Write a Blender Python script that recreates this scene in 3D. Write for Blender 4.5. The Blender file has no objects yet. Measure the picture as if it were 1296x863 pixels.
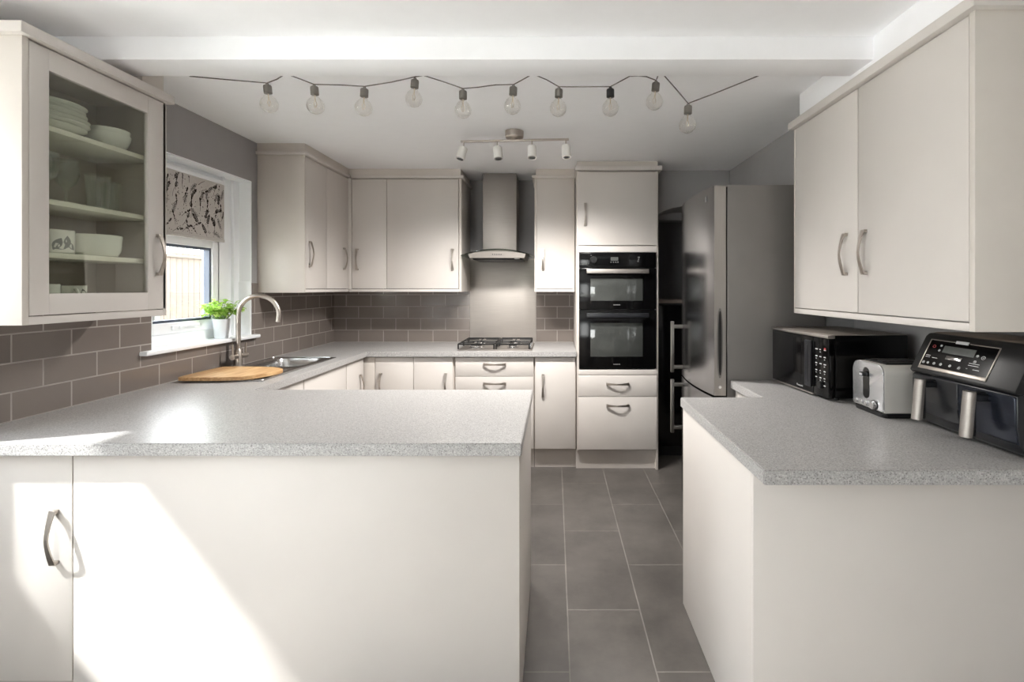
import bpy, bmesh, math, random
from mathutils import Vector, Matrix
PI = math.pi
random.seed(7)
SC = bpy.context.scene
COL = SC.collection

# ---------------------------------------------------------------- materials
def lin(c):
    return tuple(((v/255)/12.92 if v/255 <= .04045 else ((v/255+.055)/1.055)**2.4) for v in c) + (1,)

def newmat(name):
    m = bpy.data.materials.new(name); m.use_nodes = True
    nt = m.node_tree; nt.nodes.clear()
    out = nt.nodes.new('ShaderNodeOutputMaterial')
    b = nt.nodes.new('ShaderNodeBsdfPrincipled')
    nt.links.new(b.outputs[0], out.inputs[0])
    return m, nt, b

def N(nt, t, **kw):
    n = nt.nodes.new(t)
    for k, v in kw.items():
        if hasattr(n, k): setattr(n, k, v)
    return n

def mat(name, rgb, rough=.5, metal=0., var=.03, nscale=12., bump=0., bscale=200., stretch=None, spec=.5, coat=0., emit=None):
    m, nt, b = newmat(name)
    c = lin(rgb)
    tc = N(nt, 'ShaderNodeTexCoord')
    src = tc.outputs['Object']
    if stretch:
        mp = N(nt, 'ShaderNodeMapping'); mp.inputs['Scale'].default_value = stretch
        nt.links.new(src, mp.inputs[0]); src = mp.outputs[0]
    no = N(nt, 'ShaderNodeTexNoise'); no.inputs['Scale'].default_value = nscale; no.inputs['Detail'].default_value = 3
    nt.links.new(src, no.inputs['Vector'])
    r = N(nt, 'ShaderNodeValToRGB')
    r.color_ramp.elements[0].position = .3; r.color_ramp.elements[1].position = .7
    r.color_ramp.elements[0].color = tuple(max(0, v*(1-var)) for v in c[:3]) + (1,)
    r.color_ramp.elements[1].color = tuple(min(1, v*(1+var)) for v in c[:3]) + (1,)
    nt.links.new(no.outputs[0], r.inputs[0]); nt.links.new(r.outputs[0], b.inputs['Base Color'])
    b.inputs['Roughness'].default_value = rough; b.inputs['Metallic'].default_value = metal
    b.inputs['Specular IOR Level'].default_value = spec
    b.inputs['Coat Weight'].default_value = coat
    if bump:
        n2 = N(nt, 'ShaderNodeTexNoise'); n2.inputs['Scale'].default_value = bscale
        nt.links.new(src, n2.inputs['Vector'])
        bp = N(nt, 'ShaderNodeBump'); bp.inputs['Strength'].default_value = bump; bp.inputs['Distance'].default_value = .002
        nt.links.new(n2.outputs[0], bp.inputs['Height']); nt.links.new(bp.outputs[0], b.inputs['Normal'])
    if emit:
        b.inputs['Emission Color'].default_value = lin(emit[0]); b.inputs['Emission Strength'].default_value = emit[1]
    return m

def glassmat(name, tint, base=.04, edge=.6, rough=.0, dens=0.0, dcol=(200, 205, 205), power=4.0):
    """thin clear glass: see-through, with grazing reflections"""
    m = bpy.data.materials.new(name); m.use_nodes = True
    nt = m.node_tree; nt.nodes.clear()
    out = N(nt, 'ShaderNodeOutputMaterial')
    tr = N(nt, 'ShaderNodeBsdfTransparent'); tr.inputs[0].default_value = lin(tint)
    gl = N(nt, 'ShaderNodeBsdfGlossy'); gl.inputs['Roughness'].default_value = rough
    gl.inputs[0].default_value = (1, 1, 1, 1)
    lw = N(nt, 'ShaderNodeLayerWeight'); lw.inputs['Blend'].default_value = .5
    pw = N(nt, 'ShaderNodeMath', operation='POWER'); pw.inputs[1].default_value = power
    nt.links.new(lw.outputs['Facing'], pw.inputs[0])
    mr = N(nt, 'ShaderNodeMapRange'); mr.inputs['From Min'].default_value = 0; mr.inputs['From Max'].default_value = 1
    mr.inputs['To Min'].default_value = base; mr.inputs['To Max'].default_value = edge
    nt.links.new(pw.outputs[0], mr.inputs[0])
    mx = N(nt, 'ShaderNodeMixShader')
    nt.links.new(mr.outputs[0], mx.inputs[0]); nt.links.new(tr.outputs[0], mx.inputs[1]); nt.links.new(gl.outputs[0], mx.inputs[2])
    last = mx
    if dens:
        cr = N(nt, 'ShaderNodeValToRGB'); cr.color_ramp.elements[0].position = .45; cr.color_ramp.elements[0].color = lin(tint)
        cr.color_ramp.elements[1].position = .95; cr.color_ramp.elements[1].color = lin((150, 148, 144))
        nt.links.new(lw.outputs['Facing'], cr.inputs[0]); nt.links.new(cr.outputs[0], tr.inputs[0])
        df = N(nt, 'ShaderNodeBsdfDiffuse'); df.inputs[0].default_value = lin(dcol)
        m2 = N(nt, 'ShaderNodeMixShader'); m2.inputs[0].default_value = dens
        nt.links.new(mx.outputs[0], m2.inputs[1]); nt.links.new(df.outputs[0], m2.inputs[2]); last = m2
    nt.links.new(last.outputs[0], out.inputs[0])
    return m

def brickmat(name, c1, c2, mortar, bw, rh, msize, uaxis, vaxis, u0, v0, rough, bump, mottle=.1, nscale=6, mrough=.7, fine=0.):
    m, nt, b = newmat(name)
    geo = N(nt, 'ShaderNodeNewGeometry')
    sep = N(nt, 'ShaderNodeSeparateXYZ'); nt.links.new(geo.outputs['Position'], sep.inputs[0])
    def ax(a, off):
        ma = N(nt, 'ShaderNodeMath', operation='ADD'); ma.inputs[1].default_value = off
        nt.links.new(sep.outputs[a], ma.inputs[0]); return ma.outputs[0]
    cb = N(nt, 'ShaderNodeCombineXYZ')
    nt.links.new(ax(uaxis, u0), cb.inputs[0]); nt.links.new(ax(vaxis, v0), cb.inputs[1])
    br = N(nt, 'ShaderNodeTexBrick'); br.offset = .5; br.offset_frequency = 2; br.squash = 1
    br.inputs['Scale'].default_value = 1; br.inputs['Mortar Size'].default_value = msize
    br.inputs['Brick Width'].default_value = bw; br.inputs['Row Height'].default_value = rh
    br.inputs['Mortar Smooth'].default_value = .15; br.inputs['Bias'].default_value = 0
    br.inputs['Color1'].default_value = lin(c1); br.inputs['Color2'].default_value = lin(c2); br.inputs['Mortar'].default_value = lin(mortar)
    nt.links.new(cb.outputs[0], br.inputs['Vector'])
    no = N(nt, 'ShaderNodeTexNoise'); no.inputs['Scale'].default_value = nscale; no.inputs['Detail'].default_value = 8; no.inputs['Roughness'].default_value = .65
    nt.links.new(geo.outputs['Position'], no.inputs['Vector'])
    mr = N(nt, 'ShaderNodeMapRange'); mr.inputs['From Min'].default_value = .3; mr.inputs['From Max'].default_value = .7
    mr.inputs['To Min'].default_value = 1-mottle; mr.inputs['To Max'].default_value = 1+mottle
    nt.links.new(no.outputs[0], mr.inputs[0])
    vm = N(nt, 'ShaderNodeVectorMath', operation='SCALE')
    nt.links.new(br.outputs['Color'], vm.inputs[0]); nt.links.new(mr.outputs[0], vm.inputs['Scale'])
    nt.links.new(vm.outputs[0], b.inputs['Base Color'])
    rr = N(nt, 'ShaderNodeMapRange'); rr.inputs['To Min'].default_value = rough; rr.inputs['To Max'].default_value = mrough
    nt.links.new(br.outputs['Fac'], rr.inputs[0]); nt.links.new(rr.outputs[0], b.inputs['Roughness'])
    inv = N(nt, 'ShaderNodeMath', operation='SUBTRACT'); inv.inputs[0].default_value = 1; nt.links.new(br.outputs['Fac'], inv.inputs[1])
    h = inv.outputs[0]
    if fine:
        n3 = N(nt, 'ShaderNodeTexNoise'); n3.inputs['Scale'].default_value = 60; n3.inputs['Detail'].default_value = 6
        nt.links.new(geo.outputs['Position'], n3.inputs['Vector'])
        ad = N(nt, 'ShaderNodeMath', operation='MULTIPLY_ADD'); ad.inputs[1].default_value = fine
        nt.links.new(n3.outputs[0], ad.inputs[0]); nt.links.new(h, ad.inputs[2]); h = ad.outputs[0]
    bp = N(nt, 'ShaderNodeBump'); bp.inputs['Strength'].default_value = bump; bp.inputs['Distance'].default_value = .003
    nt.links.new(h, bp.inputs['Height']); nt.links.new(bp.outputs[0], b.inputs['Normal'])
    return m

def worktopmat():
    m, nt, b = newmat('speckled_laminate')
    geo = N(nt, 'ShaderNodeNewGeometry')
    no = N(nt, 'ShaderNodeTexNoise'); no.inputs['Scale'].default_value = 230; no.inputs['Detail'].default_value = 2
    nt.links.new(geo.outputs['Position'], no.inputs['Vector'])
    r = N(nt, 'ShaderNodeValToRGB'); e = r.color_ramp.elements
    e[0].position = .34; e[0].color = lin((136, 133, 132)); e[1].position = .43; e[1].color = lin((166, 164, 163))
    x = e.new(.58); x.color = lin((172, 170, 169)); x = e.new(.66); x.color = lin((194, 192, 190))
    nt.links.new(no.outputs[0], r.inputs[0])
    vo = N(nt, 'ShaderNodeTexVoronoi'); vo.inputs['Scale'].default_value = 120
    nt.links.new(geo.outputs['Position'], vo.inputs['Vector'])
    r2 = N(nt, 'ShaderNodeValToRGB'); r2.color_ramp.elements[0].position = .13; r2.color_ramp.elements[0].color = lin((84, 80, 80))
    r2.color_ramp.elements[1].position = .26; r2.color_ramp.elements[1].color = (1, 1, 1, 1)
    nt.links.new(vo.outputs['Distance'], r2.inputs[0])
    mx = N(nt, 'ShaderNodeMix'); mx.data_type = 'RGBA'; mx.blend_type = 'MULTIPLY'; mx.inputs[0].default_value = .6
    nt.links.new(r.outputs[0], mx.inputs[6]); nt.links.new(r2.outputs[0], mx.inputs[7])
    nt.links.new(mx.outputs[2], b.inputs['Base Color'])
    b.inputs['Roughness'].default_value = .3
    bp = N(nt, 'ShaderNodeBump'); bp.inputs['Strength'].default_value = .12; bp.inputs['Distance'].default_value = .001
    nt.links.new(no.outputs[0], bp.inputs['Height']); nt.links.new(bp.outputs[0], b.inputs['Normal'])
    return m

def woodmat():
    m, nt, b = newmat('bamboo')
    geo = N(nt, 'ShaderNodeNewGeometry')
    mp = N(nt, 'ShaderNodeMapping'); mp.inputs['Scale'].default_value = (30, 3, 30)
    nt.links.new(geo.outputs['Position'], mp.inputs[0])
    no = N(nt, 'ShaderNodeTexNoise'); no.inputs['Scale'].default_value = 2.2; no.inputs['Detail'].default_value = 4
    nt.links.new(mp.outputs[0], no.inputs['Vector'])
    r = N(nt, 'ShaderNodeValToRGB'); e = r.color_ramp.elements
    e[0].position = .3; e[0].color = lin((182, 136, 88)); e[1].position = .7; e[1].color = lin((222, 184, 134))
    nt.links.new(no.outputs[0], r.inputs[0]); nt.links.new(r.outputs[0], b.inputs['Base Color'])
    b.inputs['Roughness'].default_value = .45
    return m

M = {}
M['cab'] = mat('cashmere_gloss', (209, 203, 198), .4, var=.012, nscale=5)
M['carc'] = mat('cashmere_carcass', (209, 202, 195), .4, var=.012)
M['cabin'] = mat('cabinet_interior', (228, 225, 214), .5)
M['white'] = mat('white_paint', (240, 240, 239), .6, var=.01, bump=.05, bscale=90)
M['ceil'] = mat('ceiling_paint', (248, 248, 250), .75, var=.01, bump=.06, bscale=60)
M['wall'] = mat('grey_wall_paint', (160, 158, 158), .7, var=.015, bump=.08, bscale=80)
M['upvc'] = mat('white_upvc', (248, 250, 252), .3, var=.01)
M['gasket'] = mat('dark_gasket', (84, 92, 108), .5)
M['top'] = worktopmat()
M['steel'] = mat('brushed_steel', (166, 160, 155), .5, 1., .06, 8, stretch=(1, 1, 60), bump=.05, bscale=10)
M['steelv'] = mat('brushed_steel_splashback', (196, 190, 184), .55, 1., .05, 6, stretch=(1, 1, 40), bump=.06, bscale=8)
M['sink'] = mat('satin_steel', (196, 196, 196), .22, 1., .04, 20)
M['chrome'] = mat('chrome', (210, 210, 210), .12, 1., .02)
M['nickel'] = mat('brushed_nickel', (186, 178, 170), .34, 1., .08, 60, stretch=(6, 6, 1))
M['socket'] = mat('socket_metal', (128, 124, 119), .35, .9, .05)
M['fridge'] = mat('fridge_door_steel', (150, 150, 152), .2, 1., .03, 6, stretch=(40, 40, 1))
M['fridges'] = mat('fridge_side_grey', (126, 122, 119), .45, .35, .03, 6)
M['fridget'] = mat('fridge_door_edge', (168, 163, 158), .35, .6, .04, 6, stretch=(60, 60, 1))
M['black'] = mat('gloss_black', (9, 9, 10), .12, var=.05, spec=.3)
M['blackm'] = mat('satin_black', (22, 22, 23), .38, var=.06)
M['blackp'] = mat('dark_charcoal_plastic', (30, 31, 34), .3, var=.05)
M['gun'] = mat('gunmetal_sheen', (40, 44, 54), .24, .55, .05)
M['iron'] = mat('cast_iron', (20, 20, 20), .5, .2, bump=.2, bscale=150)
M['mwglass'] = mat('microwave_window', (10, 10, 11), .1, var=.1, spec=.25)
M['ovenglass'] = mat('oven_window_glass', (64, 66, 64), .06, var=.2, nscale=3, coat=.4)
M['display'] = mat('grey_display', (84, 86, 84), .15, var=.1, nscale=30)
M['mark'] = mat('pale_print', (196, 196, 196), .5)
M['markdim'] = mat('dim_print', (120, 120, 120), .5)
M['red'] = mat('red_print', (170, 60, 60), .5)
M['dark'] = mat('seal_and_hollow_shade', (28, 26, 25), .8)  # dark seal; also stands in for shade in painted hollows
M['seal'] = mat('seal_brown', (118, 106, 98), .6)
M['wood'] = woodmat()
M['ceramic'] = mat('white_ceramic', (232, 232, 226), .15, var=.01)
M['motif'] = mat('grey_leaf_print', (120, 120, 118), .35)
M['pot'] = mat('white_glazed_pot', (232, 236, 242), .3, var=.01)
M['soil'] = mat('soil', (50, 36, 26), .9, bump=.5, bscale=80)
M['blind'] = mat('linen_blind', (204, 199, 194), .85, var=.05, nscale=120, bump=.1, bscale=400)
M['ink'] = mat('charcoal_leaf_ink', (72, 66, 62), .85)
M['cord'] = mat('grey_cord', (92, 86, 82), .6)
M['filament'] = mat('filament', (214, 196, 170), .4)
M['lampwhite'] = mat('white_enamel', (232, 230, 226), .35, var=.01)
M['plinth'] = mat('cashmere_plinth', (194, 187, 181), .4, var=.02)
M['floor'] = brickmat('slate_vinyl_tile', (84, 80, 77), (95, 91, 87), (122, 117, 112), .69, .315, .0028, 1, 0, -3.51+.345+6.9, -.055+6.3, .34, .25, .3, 3.2, .6, .35)
M['tile_l'] = brickmat('taupe_tile_left', (121, 112, 106), (127, 118, 112), (168, 161, 155), .224, .1065, .0032, 1, 2, -2.02+.112+2.24*2, -.91, .16, .5, .03)
M['tile_b'] = brickmat('taupe_tile_back', (121, 112, 106), (127, 118, 112), (168, 161, 155), .224, .1065, .0032, 0, 2, 1.77+.112+2.24*2, -.91, .16, .5, .03)
M['bounce_oak'] = brickmat('pale_bounce_floor', (206, 201, 194), (198, 193, 186), (130, 122, 112), 1.2, .14, .002, 1, 0, 5, 5, .4, .1, .06)
M['pane'] = glassmat('window_glass', (250, 252, 252), .03, .8)
M['cabglass'] = glassmat('tinted_cabinet_glass', (246, 248, 244), .03, .6)
M['bulb'] = glassmat('bulb_glass', (246, 245, 243), .05, .95, .02, power=2.6)
M['hoodglass'] = glassmat('hood_canopy_glass', (188, 196, 190), .08, .8)
M['tumbler'] = glassmat('drinking_glass', (246, 248, 246), .06, .9, .02, power=2.6)
M['fence'] = mat('weathered_fence', (92, 83, 74), .85, var=.12, nscale=9, stretch=(8, 8, 1), bump=.3, bscale=30)
M['post'] = mat('fence_post', (92, 92, 88), .9, var=.08)
M['grass'] = mat('garden_ground', (206, 202, 192), .95, var=.08, nscale=4)
M['sun_blocker'] = mat('sun_blocker_render', (200, 192, 182), .9, var=.04)
M['bark'] = mat('bark', (150, 138, 124), .9, var=.15)
def leafmat(name, c1, c2):
    m, nt, b = newmat(name)
    oi = N(nt, 'ShaderNodeNewGeometry')
    r = N(nt, 'ShaderNodeValToRGB'); r.color_ramp.elements[0].color = lin(c1); r.color_ramp.elements[1].color = lin(c2)
    nt.links.new(oi.outputs['Random Per Island'], r.inputs[0]); nt.links.new(r.outputs[0], b.inputs['Base Color'])
    b.inputs['Roughness'].default_value = .5
    try: b.inputs['Subsurface Weight'].default_value = 0
    except Exception: pass
    tl = N(nt, 'ShaderNodeBsdfTranslucent'); nt.links.new(r.outputs[0], tl.inputs[0])
    mx = N(nt, 'ShaderNodeMixShader'); mx.inputs[0].default_value = .45
    out = [n for n in nt.nodes if n.type == 'OUTPUT_MATERIAL'][0]
    nt.links.new(b.outputs[0], mx.inputs[1]); nt.links.new(tl.outputs[0], mx.inputs[2]); nt.links.new(mx.outputs[0], out.inputs[0])
    return m
M['leaf'] = leafmat('basil_leaf', (150, 194, 72), (216, 238, 150))
M['treeleaf'] = leafmat('tree_leaf', (170, 180, 140), (206, 206, 180))

# ---------------------------------------------------------------- mesh builder
class MB:
    def __init__(s): s.bm = bmesh.new(); s.mi = 0; s.uvmark = None
    def _new(s, geom_verts, bev=0, seg=2):
        fs = set(f for v in geom_verts for f in v.link_faces)
        for f in fs: f.material_index = s.mi
        if bev:
            es = set(e for v in geom_verts for e in v.link_edges)
            r = bmesh.ops.bevel(s.bm, geom=list(es), offset=bev, segments=seg, affect='EDGES', profile=.5, clamp_overlap=True)
            for f in r['faces']: f.material_index = s.mi
        return s
    def box(s, x0, x1, y0, y1, z0, z1, bev=0, seg=2, mtx=None):
        r = bmesh.ops.create_cube(s.bm, size=1)
        for v in r['verts']:
            v.co = Vector((x0+(v.co.x+.5)*(x1-x0), y0+(v.co.y+.5)*(y1-y0), z0+(v.co.z+.5)*(z1-z0)))
            if mtx: v.co = mtx @ v.co
        return s._new(r['verts'], bev, seg)
    def cyl(s, p0, p1, r0, r1=None, n=24, bev=0, cap=True):
        r1 = r0 if r1 is None else r1
        p0, p1 = Vector(p0), Vector(p1); d = p1-p0
        q = d.to_track_quat('Z', 'Y').to_matrix().to_4x4()
        r = bmesh.ops.create_cone(s.bm, cap_ends=cap, segments=n, radius1=r0, radius2=r1, depth=d.length, matrix=Matrix.Translation((p0+p1)/2) @ q)
        if bev:
            for f in set(f for v in r['verts'] for f in v.link_faces): f.material_index = s.mi
            es = [e for e in set(e for v in r['verts'] for e in v.link_edges) if any(len(f.verts) > 4 for f in e.link_faces)]
            rr = bmesh.ops.bevel(s.bm, geom=es, offset=bev, segments=2, affect='EDGES', clamp_overlap=True)
            for f in rr['faces']: f.material_index = s.mi
            return s
        return s._new(r['verts'])
    def lathe(s, prof, c=(0, 0, 0), n=32, mtx=None):
        """prof: (r,z) list"""
        rings = []
        c = Vector(c)
        for (r, z) in prof:
            if r < 1e-6:
                p = Vector((0, 0, z)); p = (mtx @ p if mtx else p)+c
                rings.append([s.bm.verts.new(p)])
            else:
                ring = []
                for k in range(n):
                    a = 2*PI*k/n; p = Vector((r*math.cos(a), r*math.sin(a), z)); p = (mtx @ p if mtx else p)+c
                    ring.append(s.bm.verts.new(p))
                rings.append(ring)
        for a, b in zip(rings, rings[1:]):
            for k in range(n):
                k2 = (k+1) % n
                if len(a) == 1 and len(b) == 1: continue
                if len(a) == 1: f = s.bm.faces.new((a[0], b[k], b[k2]))
                elif len(b) == 1: f = s.bm.faces.new((a[k], b[0], a[k2]))
                else: f = s.bm.faces.new((a[k], b[k], b[k2], a[k2]))
                f.material_index = s.mi
        return s
    def tube(s, pts, r, n=12, cap=True, closed=False):
        pts = [Vector(p) for p in pts]; rings = []
        up = None
        L = len(pts)
        for i, p in enumerate(pts):
            if closed: d = pts[(i+1) % L]-pts[i-1]
            else: d = pts[min(i+1, L-1)]-pts[max(i-1, 0)]
            d.normalize()
            if up is None:
                up = Vector((0, 0, 1)) if abs(d.z) < .9 else Vector((1, 0, 0))
            x = up - d*up.dot(d)
            x.normalize(); y = d.cross(x); up = x
            rr = r[i] if isinstance(r, (list, tuple)) else r
            rings.append([s.bm.verts.new(p+(x*math.cos(2*PI*k/n)+y*math.sin(2*PI*k/n))*rr) for k in range(n)])
        pairs = list(zip(rings, rings[1:])) + ([(rings[-1], rings[0])] if closed else [])
        for a, b in pairs:
            for k in range(n):
                f = s.bm.faces.new((a[k], a[(k+1) % n], b[(k+1) % n], b[k])); f.material_index = s.mi
        if cap and not closed:
            for rg in (rings[0][::-1], rings[-1]):
                f = s.bm.faces.new(rg); f.material_index = s.mi
        return s
    def prism(s, poly, a0, a1, axis='z', bev=0, seg=2):
        """poly: 2-D points; extruded along axis a0..a1. z:(x,y) x:(y,z) y:(x,z)"""
        def mk(p, a):
            return {'z': (p[0], p[1], a), 'x': (a, p[0], p[1]), 'y': (p[0], a, p[1])}[axis]
        A = [s.bm.verts.new(mk(p, a0)) for p in poly]; B = [s.bm.verts.new(mk(p, a1)) for p in poly]
        n = len(poly)
        s.bm.faces.new(A[::-1]); s.bm.faces.new(B)
        for k in range(n): s.bm.faces.new((A[k], A[(k+1) % n], B[(k+1) % n], B[k]))
        return s._new(A+B, bev, seg)
    def loft(s, rings, cap0=False, cap1=False, closed=True):
        R = [[s.bm.verts.new(p) for p in rg] for rg in rings]
        n = len(R[0])
        for a, b in zip(R, R[1:]):
            for k in range(n if closed else n-1):
                f = s.bm.faces.new((a[k], a[(k+1) % n], b[(k+1) % n], b[k])); f.material_index = s.mi
        if cap0: s.bm.faces.new(R[0][::-1]).material_index = s.mi
        if cap1: s.bm.faces.new(R[-1]).material_index = s.mi
        return s
    def grid(s, us, vs, inside, a0, a1, axis, bev=0):
        """slab with holes: cells of the us x vs grid where inside(uc,vc), thickness a0..a1 along axis"""
        def mk(u, v, a):
            return {'z': (u, v, a), 'x': (a, u, v), 'y': (u, a, v)}[axis]
        V = {}
        def gv(i, j, k):
            if (i, j, k) not in V: V[i, j, k] = s.bm.verts.new(mk(us[i], vs[j], (a0, a1)[k]))
            return V[i, j, k]
        ins = {(i, j) for i in range(len(us)-1) for j in range(len(vs)-1) if inside((us[i]+us[i+1])/2, (vs[j]+vs[j+1])/2)}
        fs = []
        for (i, j) in ins:
            q = [(i, j), (i+1, j), (i+1, j+1), (i, j+1)]
            fs.append(s.bm.faces.new([gv(a, b, 1) for a, b in q])); fs.append(s.bm.faces.new([gv(a, b, 0) for a, b in q[::-1]]))
            for (di, dj), (p, q2) in {(0, -1): (q[0], q[1]), (1, 0): (q[1], q[2]), (0, 1): (q[2], q[3]), (-1, 0): (q[3], q[0])}.items():
                if (i+di, j+dj) not in ins:
                    fs.append(s.bm.faces.new((gv(*p, 0), gv(*q2, 0), gv(*q2, 1), gv(*p, 1))))
        for f in fs: f.material_index = s.mi
        if bev:
            bmesh.ops.recalc_face_normals(s.bm, faces=s.bm.faces[:])
            es = [e for e in s.bm.edges if len(e.link_faces) == 2 and e.calc_face_angle(0) > 1]
            bmesh.ops.bevel(s.bm, geom=es, offset=bev, segments=2, affect='EDGES', clamp_overlap=True)
        return s
    def build(s, name, mats, parent=None, world=True, smooth=True, ang=35):
        bm = s.bm
        bmesh.ops.recalc_face_normals(bm, faces=bm.faces[:])
        if smooth:
            for f in bm.faces: f.smooth = True
            for e in bm.edges:
                if len(e.link_faces) == 2 and e.calc_face_angle(0) > math.radians(ang): e.smooth = False
        root = parent
        while root is not None and root.parent is not None: root = root.parent
        off = Vector((0, 0, 0))
        if world and root is not None: off = Vector(root.location)
        # parts keep their own origin at their centre
        cos = [v.co for v in bm.verts]
        ctr = Vector((0, 0, 0))
        if cos:
            mn = Vector([min(c[i] for c in cos) for i in range(3)]); mx = Vector([max(c[i] for c in cos) for i in range(3)])
            ctr = (mn+mx)/2
            if parent is None: ctr.z = mn.z
        bmesh.ops.translate(bm, verts=bm.verts[:], vec=-ctr)
        me = bpy.data.meshes.new(name); bm.to_mesh(me); bm.free()
        for mm in (mats if isinstance(mats, (list, tuple)) else [mats]): me.materials.append(mm)
        o = bpy.data.objects.new(name, me); COL.objects.link(o)
        place(o, parent, ctr-off)
        return o

POS = {}   # object -> position in its root's frame
def place(o, parent, p):
    o.parent = parent
    POS[o.name] = Vector(p)
    base = Vector((0, 0, 0))
    if parent is not None and parent.parent is not None: base = POS[parent.name]
    o.location = Vector(p)-base

def tag(o, label, cat=None, group=None, kind=None):
    o['label'] = label
    if cat: o['category'] = cat
    if group: o['group'] = group
    if kind: o['kind'] = kind
    return o
def thing(name, label, cat, loc=(0, 0, 0), rotz=0, group=None):
    o = bpy.data.objects.new(name, None); COL.objects.link(o)
    o.empty_display_size = .05
    o.location = loc; o.rotation_euler = (0, 0, rotz); POS[o.name] = Vector((0, 0, 0))
    return tag(o, label, cat, group)
def struct(o, label): return tag(o, label, None, None, 'structure')

# ---------------------------------------------------------------- room
KL, DL = -2.0, -2.23          # kitchen left wall, dining left wall (inner faces)
YB, YR = 4.43, -3.4           # back wall, wall behind the camera
XR = 1.60                     # right wall; 1.45 beside the fridge
ZC = 2.37
f = MB().grid([-2.4, XR+.15], [1.25, 5.6], lambda u, v: True, -.1, 0, 'z').build('floor', M['floor']); struct(f, 'dark grey slate-look floor tiles in staggered rows')
f = MB().box(-2.4, XR+.15, YR-.15, 1.25, -.1, 0).build('floor_bounce', M['bounce_oak']); struct(f, 'unseen pale wooden floor added at the dining end to bounce light')  # invented floor out of view, kept pale to bounce light onto the ceiling
c = MB().box(-2.4, XR+.15, YR-.15, 5.6, ZC, ZC+.15).build('ceiling', M['ceil']); struct(c, 'plain white kitchen ceiling')
WY0, WY1, WZ0, WZ1 = 2.42, 3.23, 1.07, 2.10
b = MB()
b.grid([1.5, WY0, WY1, YB+.15], [0, WZ0, WZ1, ZC], lambda u, v: not (WY0 < u < WY1 and WZ0 < v < WZ1), KL-.16, KL, 'x')
PY0, PY1, PZ1 = .60, 1.40, 2.10
PZ0 = 1.10
QY0, QY1 = -1.0, .10
b.grid([YR-.15, QY0, QY1, PY0, PY1, 1.4699], [0, .06, PZ0, PZ1, ZC], lambda u, v: not (.06 < v < PZ1 and (PY0 < u < PY1 and v > PZ0 or QY0 < u < QY1)), DL-.15, DL, 'x')
b.box(DL-.15, KL-.0, 1.47, 1.4999, 0, ZC)
wl = b.build('wall_left', M['wall']); struct(wl, 'mid grey painted wall with the kitchen window')
b = MB().grid([KL-.16, .80, 1.45, XR+.15], [0, 2.01, ZC], lambda u, v: not (.80 < u < 1.45 and v < 2.01), YB, YB+.15, 'y')
b.box(.65, .80, YB+.15, 5.5, 0, ZC).box(1.45, XR+.15, YB+.15, 5.5, 0, ZC).box(.65, XR+.15, 5.5, 5.6, 0, ZC)
wb = b.build('wall_back', M['wall']); struct(wb, 'grey painted back wall behind the hob')
b = MB().box(XR, XR+.15, YR-.15, 2.62, 0, ZC).box(1.45, XR+.15, 2.62, YB, 0, ZC)
wr = b.build('wall_right', M['wall']); struct(wr, 'grey painted wall behind the fridge and microwave')
RX0, RX1 = -2.1, -1.3
b = MB().grid([DL-.15, RX0, RX1, XR+.15], [0, .08, 2.1, ZC], lambda u, v: not (RX0 < u < RX1 and .08 < v < 2.1), YR-.15, YR, 'y')
wf = b.build('wall_front', M['wall']); struct(wf, 'grey wall behind the viewer with an added glazed door')
# beam
b = MB().box(DL, XR, 1.89, 2.04, 2.28, ZC, .002)
tb = b.build('trim_1', M['ceil']); struct(tb, 'white boxed ceiling beam carrying the bulb string')
# arched bulkhead over the nook at the back right
arch = [(.80, ZC), (.80, 2.01), (.86, 2.01), (.90, 2.035), (.97, 2.06), (1.06, 2.075), (1.20, 2.08), (1.45, 2.08), (1.45, ZC)]
b = MB().prism(arch, 4.06, YB, 'y'); t = b.build('trim_2', M['wall']); struct(t, 'grey arched bulkhead over the dark nook beside the ovens')
# tile splashbacks belong to the walls
b = MB()
b.grid([1.545, WY0, WY1, YB], [.91, 1.065, 1.43], lambda u, v: not (WY0 < u < WY1 and v > 1.065), KL, KL+.008, 'x')
b.build('tile_splashback', M['tile_l'], wl)
b = MB().box(KL+.008, -.765, YB-.008, YB, .91, 1.43).box(-.165, .17, YB-.008, YB, .91, 1.43)
b.build('tile_splashback', M['tile_b'], wb)

# unseen dining glazing, invented and sized for the light it admits
def glazed(name, label, axis, u0, u1, z0, z1, a, n):
    r = bpy.data.objects.new(name, None); COL.objects.link(r)
    r.location = ((a, (u0+u1)/2, 0) if axis == 'x' else ((u0+u1)/2, a, 0)); POS[r.name] = Vector((0, 0, 0)); struct(r, label)
    fr = MB()
    def bx(m, ua, ub, za, zb, d=.03):
        return m.box(a-d, a+d, ua, ub, za, zb, .004) if axis == 'x' else m.box(ua, ub, a-d, a+d, za, zb, .004)
    bx(fr, u0, u0+.05, z0, z1); bx(fr, u1-.05, u1, z0, z1); bx(fr, u0+.05, u1-.05, z0, z0+.06); bx(fr, u0+.05, u1-.05, z1-.015, z1)
    w = (u1-u0-.1)/n
    for k in range(1, n): bx(fr, u0+.05+w*k-.035, u0+.05+w*k+.035, z0+.06, z1-.015)
    fr = fr.build('door_frame', M['upvc'], r)
    for k in range(n):
        g = MB(); bx(g, u0+.05+w*k+(.035 if k else 0), u0+.05+w*(k+1)-(.035 if k < n-1 else 0), z0+.06, z1-.015, .004)
        g.build('glass_pane', M['pane'], r)
glazed('window_2', 'unseen white framed side window of the dining end, sized to shape the sun patch', 'x', PY0, PY1, PZ0, PZ1, DL-.12, 1)
glazed('door_2', 'unseen white framed glazed doors added along the dining end for daylight', 'x', QY0, QY1, .06, PZ1, DL-.12, 3)
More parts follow.
